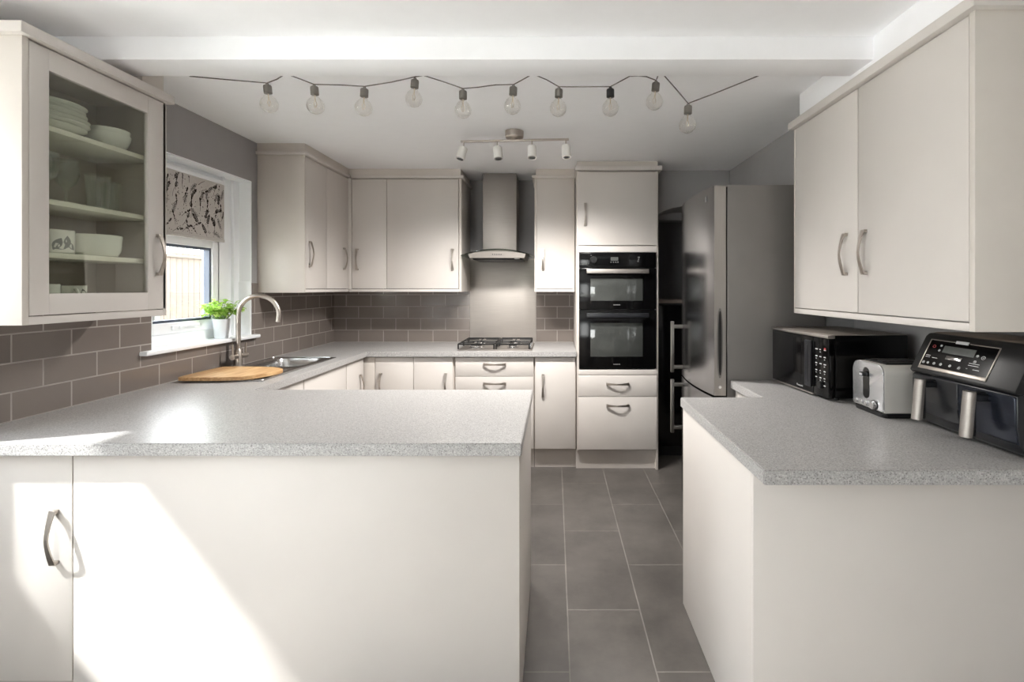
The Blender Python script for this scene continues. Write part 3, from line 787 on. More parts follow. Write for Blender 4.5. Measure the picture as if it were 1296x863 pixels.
r = thing('gas_hob', 'steel four-burner gas hob with black pan supports', 'hob', (HC, 4.08, .91))
b = MB().box(HC-.29, HC+.29, 3.80, 4.31, .9105, .917, .003).box(HC-.275, HC+.275, 3.815, 4.295, .917, .919, .001)
b.build('hob_plate', M['steel'], r)
burn = [(HC-.165, 3.935, .045), (HC+.13, 3.935, .034), (HC-.165, 4.18, .034), (HC+.13, 4.18, .05)]
for (x, y, q) in burn:
    o = MB().lathe([(0, .919), (q+.012, .919), (q+.012, .924), (q, .930), (q, .938), (0, .938)], (x, y, 0), 28).build('burner', M['chrome'], r)
    MB().lathe([(0, .9385), (q*.9, .9385), (q*.9, .943), (q*.75, .946), (0, .946)], (x, y, 0), 28).build('burner_cap', M['iron'], o)
for cx in (-.148, .148):
    b = MB(); x0, x1, y0, y1, zt = HC+cx-.14, HC+cx+.14, 3.83, 4.285, .958
    if cx > 0: x1 -= .02
    b.tube([(x0, y0, zt), (x1, y0, zt), (x1, y1, zt), (x0, y1, zt)], .006, 8, closed=True)
    for (x, y) in ((x0, y0), (x1, y0), (x0, y1), (x1, y1), (x0, (y0+y1)/2), (x1, (y0+y1)/2)): b.tube([(x, y, zt), (x, y, .9195)], .006, 8)
    b.tube([(x0, (y0+y1)/2, zt), (x1, (y0+y1)/2, zt)], .005, 8)
    xm = (x0+x1)/2
    for yc in (3.935, 4.18):
        b.tube([(x0, yc, zt), (xm-.03, yc, zt+.003)], .005, 8).tube([(x1, yc, zt), (xm+.03, yc, zt+.003)], .005, 8)
        b.tube([(xm, yc-.1, zt), (xm, yc-.03, zt+.003)], .005, 8).tube([(xm, yc+.1, zt), (xm, yc+.03, zt+.003)], .005, 8)
    b.build('pan_support', M['iron'], r)
for k in range(4):
    x = HC+.272; y = 3.87+k*.09
    MB().cyl((x, y, .919), (x, y, .941), .0145, .0125, 20, .002).build('knob', M['chrome'], r)

# ---------- sink, tap, board
r = thing('inset_sink', 'stainless steel inset sink with one bowl and drainer by the window', 'sink', (-1.75, 2.99, .91))
b = MB(); sx0, sx1, sy0, sy1 = -1.972, -1.525, 2.555, 3.425
b.grid([sx0, SX0+.006, SX1-.006, sx1], [sy0, SY0+.006, SY1-.006, sy1], lambda u, v: not (SX0 < u < SX1 and SY0 < v < SY1), .9102, .9150, 'z', .002)
def rr(x0, x1, y0, y1, rad, z, n=6):
    P = []
    for (cx, cy, a0) in ((x1-rad, y1-rad, 0), (x0+rad, y1-rad, PI/2), (x0+rad, y0+rad, PI), (x1-rad, y0+rad, 1.5*PI)):
        for k in range(n+1): a = a0+PI/2*k/n; P.append((cx+rad*math.cos(a), cy+rad*math.sin(a), z))
    return P
b.build('sink_top', M['sink'], r)
b = MB()
b.loft([rr(SX0-.008, SX1+.008, SY0-.008, SY1+.008, .05, .9153), rr(SX0-.002, SX1+.002, SY0-.002, SY1+.002, .055, .9175), rr(SX0+.008, SX1-.008, SY0+.008, SY1-.008, .06, .9145),
        rr(SX0+.016, SX1-.016, SY0+.016, SY1-.016, .06, .89), rr(SX0+.022, SX1-.022, SY0+.022, SY1-.022, .065, .79), rr(SX0+.05, SX1-.05, SY0+.05, SY1-.05, .06, .755)], cap1=True)
b.build('bowl', M['sink'], r)
b = MB().lathe([(0, .7575), (.04, .7575), (.045, .756), (.045, .7552)], (-1.745, 3.18, 0)); b.build('drain', M['chrome'], r)
b = MB()
for k in range(7): b.tube([(-1.86+k*.045, 2.60, .9155), (-1.86+k*.045, 2.90, .9155)], .004, 8)
b.tube([p for p in rr(sx0+.012, sx1-.012, sy0+.012, sy1-.012, .03, .9152)], .003, 8, closed=True)
b.build('drainer_ridges', M['sink'], r)

r = thing('mixer_tap', 'brushed steel swan-neck mixer tap with two levers behind the sink', 'tap', (-1.928, 2.985, .9152))
tx, ty, tz = -1.928, 2.985, .9152
b = MB().lathe([(0, 0), (.027, 0), (.027, .006), (.021, .012), (.021, .10), (.017, .108), (.0145, .115), (.0145, .118), (0, .118)], (tx, ty, tz), 28)
b.build('tap_body', M['nickel'], r)
P = [(tx, ty, tz+.117), (tx, ty, tz+.22), (tx, ty, tz+.30)]
ca = math.radians(14); R_ = .112
for k in range(1, 17):
    a = PI-k*(PI+.22)/16; q = R_+R_*math.cos(a)
    P.append((tx+q*math.cos(ca), ty+q*math.sin(ca), tz+.318+R_*math.sin(a)*1.05))
P.append((P[-1][0]-.004, P[-1][1], P[-1][2]-.02))
MB().tube(P, .0135, 18).build('spout', M['nickel'], r)
for sg in (-1, 1):
    o = MB().cyl((tx, ty+sg*.018, tz+.068), (tx+.008, ty+sg*.072, tz+.068), .0155, n=24, bev=.002).build('valve', M['nickel'], r)
    MB().cyl((tx+.007, ty+sg*.06, tz+.082), (tx+.007, ty+sg*.062, tz+.145), .0058, n=16, bev=.001).build('lever', M['nickel'], o)

def smooth_poly(pts, it=3):
    for _ in range(it):
        q = []
        for i in range(len(pts)):
            a, c_ = Vector(pts[i]), Vector(pts[(i+1) % len(pts)]); q += [a*.75+c_*.25, a*.25+c_*.75]
        pts = q
    return [(p.x, p.y) for p in pts]
bp_ = smooth_poly([(-1.945, 2.525), (-1.93, 2.518), (-1.72, 2.522), (-1.60, 2.55), (-1.545, 2.66), (-1.535, 2.76), (-1.545, 2.79), (-1.62, 2.85), (-1.75, 2.875), (-1.93, 2.872), (-1.945, 2.86), (-1.952, 2.70)], 3)
cb_ = MB().prism(bp_, .9198, .938, 'z', .004).build('chopping_board', M['wood']); tag(cb_, 'curved pale bamboo chopping board lying over the sink drainer', 'chopping board')

# ---------- potted herb
r = thing('potted_herb', 'bright green leafy herb in a white pot on the windowsill', 'plant', (-2.03, 2.985, WZ0+.022))
px, py, pz = -2.03, 2.985, WZ0+.0222
MB().lathe([(0, 0), (.034, 0), (.036, .003), (.047, .112), (.048, .118), (.044, .118), (.043, .10), (0, .10)], (px, py, pz), 32).build('pot', M['pot'], r)
MB().lathe([(0, .104), (.0425, .1015), (.0425, .098)], (px, py, pz), 24).build('soil', M['soil'], r)
rp = random.Random(21); st = MB(); lf = MB()
def leaf(bm_, p, d, L, W, up):
    d = d.normalized(); s_ = d.cross(up)
    if s_.length < .05: s_ = d.orthogonal()
    s_.normalize(); nn = s_.cross(d).normalized()
    rows = []
    for k in range(5):
        t_ = k/4; w_ = W*math.sin(PI*min(.97, t_*.86+.1))
        c_ = p+d*(L*t_)-nn*(L*.35*t_*t_)
        rows.append([bm_.verts.new(c_-s_*w_+nn*w_*.35), bm_.verts.new(c_), bm_.verts.new(c_+s_*w_+nn*w_*.35)])
    for a, c_ in zip(rows, rows[1:]):
        for q in (0, 1): bm_.faces.new((a[q], a[q+1], c_[q+1], c_[q]))
for k in range(46):
    a = rp.uniform(0, 2*PI); lean = rp.uniform(0, 1)**.7; h = rp.uniform(.05, .135)*(1-.35*lean)
    x_ = .028*rp.uniform(0, 1); p0 = Vector((px+x_*math.cos(a), py+x_*math.sin(a), pz+.1))
    rad = .018+.135*lean
    p1 = Vector((px+rad*math.cos(a)*.8, py+rad*math.sin(a)*1.15, pz+.108+h))
    p1.x = min(max(p1.x, -2.075+rp.uniform(0, .03)), -1.985+rp.uniform(-.02, 0))
    pm = p0.lerp(p1, .55)+Vector((0, 0, .02)); st.tube([p0, pm, p1], [.0016, .0013, .0008], 6)
    for q in range(rp.randrange(5, 9)):
        t_ = rp.uniform(.45, 1); p = p0.lerp(p1, t_)+Vector((0, 0, .012*(1-abs(t_-.55))))
        d = Vector((math.cos(a+rp.uniform(-1.7, 1.7)), math.sin(a+rp.uniform(-1.7, 1.7)), rp.uniform(-.25, .7)))
        leaf(lf.bm, p, d, rp.uniform(.024, .038), rp.uniform(.010, .015), Vector((0, 0, 1)))
for v in lf.bm.verts: v.co.x = max(v.co.x, -2.082)
st.build('stems', mat('stem_green', (110, 150, 60), .6), r); lf.build('foliage', M['leaf'], r, ang=80)

# ---------- crockery in the glazed cabinet
S1, S2, S3, S0 = 1.9572, 1.7052, 1.5212, GZ0+.0482
cxp = -1.845
plate_prof = lambda R_: [(0, 0), (R_*.52, 0), (R_*.56, .003), (R_*.97, .020), (R_, .0225), (R_*.985, .0238), (R_*.60, .0065), (0, .005)]
plb = ['lowest white dinner plate of the stack on the top shelf', 'second white dinner plate up in the stack', 'third white plate up in the cupboard stack', 'fourth white plate up, under the smallest ones', 'white side plate second from the top of the stack', 'topmost white side plate of the stack']
for k, R_ in enumerate((.130, .130, .130, .126, .122, .118)):
    o = MB().lathe(plate_prof(R_), (cxp+.006*(k % 2), 1.748+.006*(k % 3), S1+.0002+k*.0165), 40).build('dinner_plate', M['ceramic']); tag(o, plb[k], 'plate', 'plates on the top shelf')
bowl_prof = lambda R_, H: [(0, 0), (R_*.5, 0), (R_*.55, .004), (R_*.85, H*.35), (R_*.98, H*.75), (R_, H), (R_*.965, H), (R_*.93, H*.72), (R_*.8, H*.36), (R_*.5, .008), (0, .006)]
o = MB().lathe(bowl_prof(.075, .066), (-1.83, 2.005, S1+.0002), 40).build('bowl', M['ceramic']); tag(o, 'lower of two nested white bowls beside the plates', 'bowl', 'bowls in the glazed cabinet')
o = MB().lathe(bowl_prof(.071, .060), (-1.83, 2.006, S1+.0265), 40).build('bowl', M['ceramic']); tag(o, 'upper of two nested white bowls beside the plates', 'bowl', 'bowls in the glazed cabinet')
o = MB().lathe([(0, 0), (.062, 0), (.072, .004), (.083, .025), (.087, .085), (.0835, .086), (.079, .03), (.066, .009), (0, .007)], (-1.83, 1.945, S3+.0002), 40).build('bowl', M['ceramic']); tag(o, 'deep straight-sided white bowl on the third shelf beside the leaf mug', 'bowl', 'bowls in the glazed cabinet')
def mug(label, x, y, z, R_, H, ha, motif=None, name='mug'):
    r = thing(name, label, 'mug', (x, y, z), 0, 'mugs in the glazed cabinet')
    b = MB().lathe([(0, 0), (R_*.9, 0), (R_, .006), (R_, H), (R_-.004, H), (R_-.005, .012), (0, .008)], (x, y, z), 36)
    b.mi = 1
    for (a0, zc, L, W, tl) in (motif or []):
        P = []
        for k in range(7): t_ = k/6; P.append((L*(t_-.5), W*math.sin(PI*t_)))
        for k in range(5, 0, -1): t_ = k/6; P.append((L*(t_-.5), -W*math.sin(PI*t_)))
        vs = []
        for (u, v) in P:
            uu = u*math.cos(tl)-v*math.sin(tl); vv = u*math.sin(tl)+v*math.cos(tl); a = a0+uu/R_
            vs.append(b.bm.verts.new((x+(R_+.0006)*math.cos(a), y+(R_+.0006)*math.sin(a), z+zc+vv)))
        b.bm.faces.new(vs).material_index = 1
    b.build('cup', [M['ceramic'], M['motif']], r)
    h = MB(); c_, s_ = math.cos(ha), math.sin(ha); P = []
    for k in range(13):
        t_ = PI*k/12; q = R_-.003+.034*math.sin(t_)**.8; P.append((x+q*c_, y+q*s_, z+H*.5+H*.33*math.cos(t_)))
    h.tube(P, .0055, 10).build('handle', M['ceramic'], r)
mug('large white mug with a grey leaf motif on the third shelf', -1.83, 1.79, S3+.0002, .056, .088, 2.2, [(-.35, .03, .05, .013, .5), (-.1, .045, .045, .012, 1.6), (-.62, .036, .05, .013, 1.1), (.15, .03, .04, .01, 2.4)])
mug('plain white mug on the bottom of the glazed cabinet', -1.82, 1.735, S0+.0002, .05, .085, .9+2.4)
mug('white mug with a dark print and large loop handle at the cabinet bottom', -1.85, 1.875, S0+.0002, .045, .08, -.55, [(-.9, .03, .045, .012, .4), (.1, .045, .05, .014, 1.9), (.6, .03, .05, .014, .9), (-.2, .02, .04, .01, 0)])
def glass(label, x, y, z, prof, group='drinking glasses on the second shelf'):
    o = MB().lathe(prof, (x, y, z), 32).build('drinking_glass', M['tumbler']); tag(o, label, 'glass', group)
tum = lambda R_, H: [(0, 0), (R_*.8, 0), (R_*.82, .004), (R_, H), (R_-.002, H), (R_*.78, .012), (0, .012)]
wine = [(0, 0), (.034, 0), (.034, .002), (.006, .008), (.0045, .05), (.008, .062), (.03, .085), (.040, .115), (.036, .165), (.0345, .165), (.038, .115), (.028, .088), (.006, .066), (0, .064)]
glass('stemmed wine glass at the front near end of the second shelf', -1.77, 1.70, S2+.0002, wine)
glass('stemmed wine glass behind the front wine glass', -1.87, 1.77, S2+.0002, [(a, c_*1.12) for a, c_ in wine])
glass('stemmed wine glass beside the taller tumbler', -1.86, 1.865, S2+.0002, [(a, c_*1.08) for a, c_ in wine])
glass('straight-sided tumbler in the middle of the second shelf', -1.80, 1.93, S2+.0002, tum(.040, .135))
glass('slimmer tumbler at the far end of the glasses', -1.83, 2.02, S2+.0002, tum(.034, .125))

# ---------- string of bulbs
CYD = 2.056
sl = thing('string_lights', 'festoon string of clear bulbs on a grey cord along the beam', 'string lights', (-.3, CYD, 2.28))
def W2(pxx, pyy, Y): return Vector(((pxx-702)*Y/620, Y, 1.40+(364-pyy)*Y/620))
bulbs = [(338, 105), (397.5, 106.7), (461.5, 109.3), (525.5, 98), (586, 112), (650, 107), (707.5, 109.8), (772.5, 109.6), (830.5, 101.7), (871, 130.8)]
cordp = [(240, 96.5), (290, 101), (338, 105), (350, 100.5), (359, 95), (366, 95), (380, 100), (397.5, 106.7), (430, 107.5), (461.5, 109.3), (495, 104), (525.5, 97.2), (536, 95.5), (560, 103), (586, 112), (604, 110.5), (628, 107.3), (650, 107), (661, 101), (671, 95.5), (679, 95.5), (692, 101), (707.5, 109.8), (740, 109.8), (772.5, 109.6), (785, 103), (797, 96.5), (808, 96), (818, 97), (830.5, 101.7), (833, 95), (840, 95), (855, 112), (871, 130.8), (905, 118), (961, 95.5)]
cp = []
for i, p in enumerate(cordp[:-1]):
    q = cordp[i+1]
    for k in range(3): t_ = k/3; cp.append(W2(p[0]*(1-t_)+q[0]*t_, p[1]*(1-t_)+q[1]*t_, CYD))
cp.append(W2(*cordp[-1], CYD))
MB().tube(cp, .0024, 8).build('cord', M['cord'], sl)
sock = bulbm = film = None
rs = random.Random(4)
for i, (bx_, by_) in enumerate(bulbs):
    p = W2(bx_, by_, CYD)
    tilt = Matrix.Rotation(math.radians((-6, -4, 3, 4, 0, 3, 2, 0, 5, 2)[i]), 4, 'Y')
    s_ = MB().lathe([(0, -.003), (.006, -.003), (.0075, -.008), (.0155, -.012), (.0165, -.016), (.0165, -.044), (.013, -.046), (0, -.046)], p, 20, tilt).build('bulb_socket', M['blackm'] if i == 7 else M['socket'], sl)
    MB().lathe([(.0125, -.045), (.0135, -.050), (.019, -.058), (.030, -.071), (.0355, -.085), (.036, -.093), (.032, -.107), (.022, -.118), (.010, -.1235), (0, -.1245)], p, 28, tilt).build('glass_bulb', M['bulb'], s_)
    b = MB(); q = lambda v: (tilt @ Vector(v))+p
    b.tube([q((0, 0, -.046)), q((0, 0, -.068))], .0022, 8)
    b.tube([q((0, 0, -.068)), q((.006, .002, -.082)), q((.003, -.003, -.097)), q((-.003, .003, -.097)), q((-.006, -.002, -.082)), q((0, 0, -.068))], .0009, 6)
    b.build('filament', M['filament'], s_)

# ---------- spotlight bar
LY = 3.04
r = thing('spotlight_bar', 'ceiling bar with four small white spotlights and round steel mount', 'ceiling light', (-.25, LY, ZC))
MB().lathe([(0, 2.3695), (.057, 2.3695), (.057, 2.335), (.052, 2.328), (.02, 2.326), (.012, 2.318), (0, 2.318)], (-.25, LY, 0), 36).build('ceiling_mount', M['nickel'], r)
ang = math.radians(-4)
def bp2(t_): return Vector((-.25+t_*math.cos(ang), LY+t_*math.sin(ang), 2.313))
rot = Matrix.Translation((-.25, LY, 2.313)) @ Matrix.Rotation(ang, 4, 'Z')
MB().box(-.338, .338, -.009, .009, -.0055, .0055, .002, mtx=rot).build('bar', M['nickel'], r)
for t_, tl, tl2 in ((-.32, 14, -8), (-.107, -6, -8), (.11, -2, -12), (.32, -3, -10)):
    p = bp2(t_)
    h = MB().tube([p+Vector((0, 0, -.005)), p+Vector((0, 0, -.046))], .0045, 10).build('stem', M['nickel'], r)
    tm = Matrix.Rotation(math.radians(tl), 4, 'Y') @ Matrix.Rotation(math.radians(tl2), 4, 'X')
    c_ = p+Vector((0, 0, -.034))
    s_ = MB().lathe([(0, -.002), (.018, -.002), (.026, -.006), (.0275, -.012), (.0275, -.074), (.0265, -.078)], c_, 28, tm).build('spotlight', M['lampwhite'], r)
    MB().lathe([(.0268, -.078), (.0268, -.082), (.021, -.082), (.021, -.074), (.0265, -.074)], c_, 28, tm).build('rim', M['chrome'], s_)
    MB().lathe([(.0208, -.074), (.012, -.071), (0, -.070)], c_, 24, tm).build('lens', M['display'], s_)

# fill lamps added below the bar to brighten the kitchen; its spots are unlit
for t_, tx_, ty_, pw in ((-.32, -.55, .5, 1), (-.107, -.3, .8, 1), (.11, .2, -.5, 1), (.32, .5, .5, 1)):
    l = bpy.data.lights.new('fill_spot', 'SPOT'); l.energy = 31*pw; l.spot_size = math.radians(160); l.spot_blend = .85; l.shadow_soft_size = .06; l.color = (1, .97, .93)
    o = bpy.data.objects.new('fill_spot', l); COL.objects.link(o); o.location = bp2(t_)+Vector((0, 0, -.16))
    o.rotation_euler = Vector((tx_*.06, ty_*.06, -1)).to_track_quat('-Z', 'Y').to_euler()

# ---------- fridge freezer
r = thing('fridge_freezer', 'tall grey steel fridge freezer with bar handles at the end of the worktop', 'fridge', (1.15, 2.93, 0))
FY0, FY1, FZ = 2.602, 3.27, 1.947
MB().box(.918, 1.44, FY0, FY1, .03, FZ, .004).build('body', M['fridges'], r)
MB().box(.96, 1.42, FY0+.03, FY1-.03, 0, .03).build('foot', M['blackm'], r)
MB().box(.911, .9178, FY0+.006, FY1-.006, .05, FZ-.012).build('door_seal', M['dark'], r)
def fdoor(z0, z1):
    n = 14; poly = [(.910, FY0+.001)]
    for k in range(n+1):
        t_ = k/n; poly.append((.848-.028*(1-(2*t_-1)**2), FY0+.001+(FY1-FY0-.002)*t_))
    poly.append((.910, FY1-.001))
    b = MB().prism(poly, z0, z1, 'z')
    for f_ in b.bm.faces:
        nrm = f_.calc_center_median()
        if abs(nrm.y-(FY0+.001)) < .002: f_.material_index = 1
    return b.build('door', [M['fridge'], M['fridget']], r, ang=25)
d1 = fdoor(.826, FZ-.004); d2 = fdoor(.06, .814)
def fhandle(d, z0, z1):
    x, y = .772, FY1-.055
    b = MB().box(x-.011, x+.011, y-.010, y+.010, z0, z1, .004)
    for zz in (z0+.035, z1-.035): b.box(x+.008, .842, y-.008, y+.008, zz-.012, zz+.012, .002)
    b.build('handle', M['socket'], d)
fhandle(d1, .845, 1.18); fhandle(d2, .45, .80)
b = MB().prism(smooth_poly([(.862, .92), (.894, .92), (.894, 1.29), (.862, 1.29)], 2), FY0-.0012, FY0+.001, 'y'); g_ = b.build('side_grip', M['fridges'], d1)
MB().prism(smooth_poly([(.869, .935), (.887, .935), (.887, 1.275), (.869, 1.275)], 2), FY0-.0020, FY0-.0011, 'y').build('grip_recess_shade', M['dark'], g_)  # raised dark plate, its colour stands in for the recess's shade
bx0 = .8335
b = MB().box(bx0-.001, bx0+.004, 2.690, 2.722, 1.872, 1.902); b.build('badge', M['markdim'], d1)
b = MB().lathe([(0, 0), (.008, 0), (.008, .001), (0, .001)], (.878, FY0-.0016, .872), 16, Matrix.Rotation(PI/2, 4, 'X')); b.build('badge', M['chrome'], d1)

# ---------- dark nook appliance
r = thing('upright_freezer', 'black appliance in the dark nook between ovens and fridge', 'freezer', (1.12, 4.2, 0))
MB().box(.815, 1.43, 4.075, 4.60, .03, 1.27, .004).build('body', M['blackm'], r)
MB().box(.812, 1.435, 4.03, 4.415, 1.272, 1.30, .004).build('worktop', M['seal'], r)
d = MB().box(.817, 1.43, 4.045, 4.073, .09, 1.255, .006).build('door', M['black'], r)
MB().box(.84, 1.41, 4.09, 4.40, 0, .03).build('foot', M['blackm'], r)

# ---------- appliances on the right worktop (built facing local -Y)
def lbuild(b, name, m, parent, **k): return b.build(name, m, parent, world=False, **k)
# microwave
r = thing('microwave', 'black microwave with a pull handle, against the fridge side', 'microwave', (1.158, 2.335, .9105), math.radians(-86))
MW, MD, MH = .235, .36, .285
lbuild(MB().box(-MW, MW, .03, MD, .012, MH-.002, .004), 'casing', M['black'], r)
lbuild(MB().box(-MW, MW, .012, MD-.002, MH-.0018, MH+.001, .001), 'top_plate', mat('microwave_top', (150, 142, 134), .4, .4), r)
b = MB()
for (x, y) in ((-MW+.04, .06), (MW-.04, .06), (-MW+.04, MD-.05), (MW-.04, MD-.05)): b.cyl((x, y, 0), (x, y, .013), .014, n=14)
lbuild(b, 'foot', M['blackm'], r)
d = lbuild(MB().box(-MW, .125, 0, .029, .014, MH-.016, .004), 'door', M['black'], r)
lbuild(MB().box(-MW+.012, .03, -.0012, 0, .045, MH-.03, .0005), 'window', M['mwglass'], d)
lbuild(MB().box(.068, .118, -.010, 0, .04, MH-.035, .004).box(.088, .100, -.0115, -.009, .06, MH-.055, .001), 'handle', M['blackp'], d)
cp_ = lbuild(MB().box(.127, MW, 0, .029, .014, MH-.016, .003), 'control_panel', M['black'], r)
lbuild(MB().box(-MW, MW, -.003, .03, MH-.015, MH-.002, .002), 'top_trim', M['steel'], r)
lbuild(MB().box(-MW+.05, .125, -.002, .02, .008, .0135, .001), 'bottom_trim', M['steel'], r)
b = MB(); rm = random.Random(2)
for row in range(6):
    for cc in range(3):
        if row == 5 and cc == 0: continue
        x = .143+cc*.030; z = MH-.07-row*.031
        b.box(x, x+rm.uniform(.008, .016), -.0012, 0, z, z+.0045)
        if rm.random() < .6: b.box(x+.002, x+.008, -.0012, 0, z-.010, z-.007)
lbuild(b, 'key_print', M['mark'], cp_)
lbuild(MB().box(.205, .218, -.0013, 0, MH-.066, MH-.058), 'stop_key', M['red'], cp_)
lbuild(MB().cyl((.182, 0, .062), (.182, -.012, .062), .017, .015, 24, .001), 'knob', M['blackm'], cp_)
def text(body, size, parent, pos, rot, m, name='lettering'):
    cu = bpy.data.curves.new(name, 'FONT'); cu.body = body; cu.size = size; cu.align_x = 'CENTER'; cu.align_y = 'CENTER'; cu.extrude = .0003
    t_ = bpy.data.objects.new(name, cu); COL.objects.link(t_)
    dg = bpy.context.evaluated_depsgraph_get(); dg.update()
    me = bpy.data.meshes.new_from_object(t_.evaluated_get(dg)); me.name = name; bpy.data.objects.remove(t_)
    me.materials.clear(); me.materials.append(m)
    o = bpy.data.objects.new(name, me); COL.objects.link(o); place(o, parent, Vector(pos)); o.rotation_euler = rot
    return o
text('Panasonic', .013, d, (.02, -.0008, .030), (PI/2, 0, 0), M['mark'])

# toaster
r = thing('toaster', 'silver toaster with black lever slot between microwave and air fryer', 'toaster', (1.228, 1.925, .9105), math.radians(-90))
TW, TD, THh = .094, .29, .197
def rring(w, d0, d1, rad, z, n=6): return rr(-w, w, d0, d1, rad, z, n)
b = MB().loft([rring(TW-.004, .004, TD-.004, .02, 0), rring(TW-.002, .002, TD-.002, .02, .006), rring(TW-.002, .002, TD-.002, .02, .016)], True, True)
lbuild(b, 'base', M['blackm'], r)
prof = [(-TW, .018)]
for k in range(9): a = PI-k*PI/16; prof.append((-TW+.034+.034*math.cos(a), THh-.034+.034*math.sin(a)))
for k in range(9): a = PI/2-k*PI/16; prof.append((TW-.034+.034*math.cos(a), THh-.034+.034*math.sin(a)))
prof.append((TW, .018))
b = MB().prism(prof, .006, TD-.006, 'y', .005, 3)
lbuild(b, 'shell', mat('toaster_shell', (216, 212, 206), .35, .25, .02), r)
prof2 = [(p[0]*.985, .022+(p[1]-.018)*.975) for p in prof]
f_ = lbuild(MB().prism(prof2, 0, .012, 'y', .004, 2), 'front_panel', mat('toaster_front', (212, 212, 214), .26, .75, .02), r)
b = MB(); sl_ = []
for k in range(13): a = PI*k/12; sl_.append((-.006+.0185*math.cos(a), .158+.0185*math.sin(a)))
for k in range(13): a = PI+PI*k/12; sl_.append((-.006+.0185*math.cos(a), .073+.0185*math.sin(a)))
b.prism(sl_, -.0012, .001, 'y'); so_ = lbuild(b, 'lever_slot', M['black'], f_)
lbuild(MB().box(-.020, .008, -.022, -.001, .142, .158, .004), 'lever', M['blackp'], f_)
lbuild(MB().box(-.014, .002, -.0226, -.0218, .146, .154), 'lever_badge', M['mark'], f_)
for (x, w_) in ((-.062, .006), (-.030, .007), (-.004, .009)):
    lbuild(MB().cyl((x, .0, .036), (x, -.006, .036), w_, n=18, bev=.001), 'button', M['chrome'], f_)
lbuild(MB().cyl((.045, 0, .038), (.045, -.014, .038), .0165, .0145, 28, .0015), 'dial', M['chrome'], f_)
lbuild(MB().cyl((.045, 0, .038), (.045, -.003, .038), .0195, n=28), 'dial_ring', M['blackm'], f_)
b = MB().box(-TW+.028, TW-.028, .03, TD-.03, THh-.0005, THh+.003, .001); tp = lbuild(b, 'top_plate', M['blackm'], r)
b = MB()
for (x, y0) in ((-.034, .045), (.034, .045)): b.box(x-.017, x+.017, y0, y0+.2, THh+.003, THh+.0042, .0005)
lbuild(b, 'slot', M['dark'], tp)  # flat dark strips paint the shade of the open slots
b = MB()
for x in (-.054, -.014, .014, .054): b.tube([(x, .05, THh+.005), (x, .24, THh+.005)], .0016, 6)
lbuild(b, 'bread_guard', M['chrome'], tp)

# air fryer
r = thing('air_fryer', 'large black two-drawer air fryer with silver handles at the worktop end', 'air fryer', (1.30, 1.572, .9105), math.radians(-90))
AW = .203
prof = [(.045, .004), (.018, .020), (.004, .045), (-.002, .09), (-.004, .183), (.004, .187), (.280, .187), (.285, .17), (.285, .01), (.275, .004)]
lbuild(MB().prism(prof, -AW+.004, AW-.004, 'x', .003, 2), 'body', M['blackp'], r)
PZ0, PZ1 = .188, .318; PY0_, PY1_ = -.014, .045
prof = [(PY0_+.006, PZ0), (PY0_, PZ0+.008), (PY1_, PZ1-.002), (PY1_+.012, PZ1+.008), (.27, PZ1+.004), (.287, PZ1-.012), (.287, PZ0)]
lbuild(MB().prism(prof, -AW, AW, 'x', .004, 2), 'head', M['blackm'], r)
lbuild(MB().prism([(PY1_+.02, PZ1+.0085), (.262, PZ1+.0045), (.258, PZ1+.009), (PY1_+.03, PZ1+.0125)], -AW+.008, AW-.008, 'x', .001), 'lid_plate', mat('warm_steel_lid', (170, 158, 146), .4, .6), r)
for sg in (-1, 1):
    x0, x1 = (-AW+.006, -.0015) if sg < 0 else (.0015, AW-.006)
    dp = [(.020, .028), (.0, .05), (-.007, .095), (-.009, .181), (.0, .181), (.03, .028)]
    d = lbuild(MB().prism(dp, x0, x1, 'x', .003, 2), 'drawer', M['gun'] if sg > 0 else M['blackp'], r)
    xc = (x0+x1)/2
    b = MB()
    b.box(xc-.016, xc+.016, -.062, -.005, .150, .172, .005)
    b.box(xc-.013, xc+.013, -.055, -.042, .045, .165, .004)
    b.build('handle_bracket', M['blackp'], d, world=False)
    b = MB(); rings = []
    for k in range(9):
        t_ = k/8; z_ = .042+.136*t_; y_ = -.072+.012*t_
        P = []
        for q in range(14):
            a = PI+PI*q/13; P.append((xc+.0185*math.cos(a), y_+.016*math.sin(a)+.008, z_))
        P.append((xc+.0185, y_+.013, z_)); P.append((xc-.0185, y_+.013, z_))
        rings.append(P)
    b.loft(rings, True, True); b.build('grip', M['steel'], d, world=False)
    lbuild(MB().box(xc-.012, xc+.012, -.040, -.008, .1725, .178, .002), 'release_button', M['blackm'], d)
# slanted control panel frame of reference
pv0, pv1 = Vector((0, PY0_, PZ0+.008)), Vector((0, PY1_, PZ1-.002))
vv = (pv1-pv0).normalized(); nn = Vector((1, 0, 0)).cross(vv); PL = (pv1-pv0).length
PM = Matrix(((1, vv.x, nn.x, pv0.x), (0, vv.y, nn.y, pv0.y), (0, vv.z, nn.z, pv0.z), (0, 0, 0, 1)))
def pbox(b, u0, u1, v0, v1, h0, h1, bev=0): return b.box(u0, u1, v0, v1, h0, h1, bev, mtx=PM)
U0, U1, V0, V1 = -.168, .105, .012, PL-.010
cp_ = lbuild(pbox(MB(), U0+.003, U1-.003, V0+.012, V1-.003, .0002, .0016), 'control_panel', M['black'], r)
b = MB(); pbox(b, U0, U1, V0, V0+.012, .0002, .003, .001); pbox(b, U0, U0+.004, V0, V1, .0002, .003, .001); pbox(b, U1-.004, U1, V0, V1, .0002, .003, .001)
pbox(b, U0+.004, -.065, V1-.003, V1, .0002, .003, .0005); pbox(b, -.005, U1-.004, V1-.003, V1, .0002, .003, .0005)
lbuild(b, 'panel_trim', mat('panel_trim_silver', (176, 168, 160), .35, .7), cp_)
lbuild(pbox(MB(), -.098, .028, V0+.068, V0+.094, .0016, .0022), 'display', M['display'], cp_)
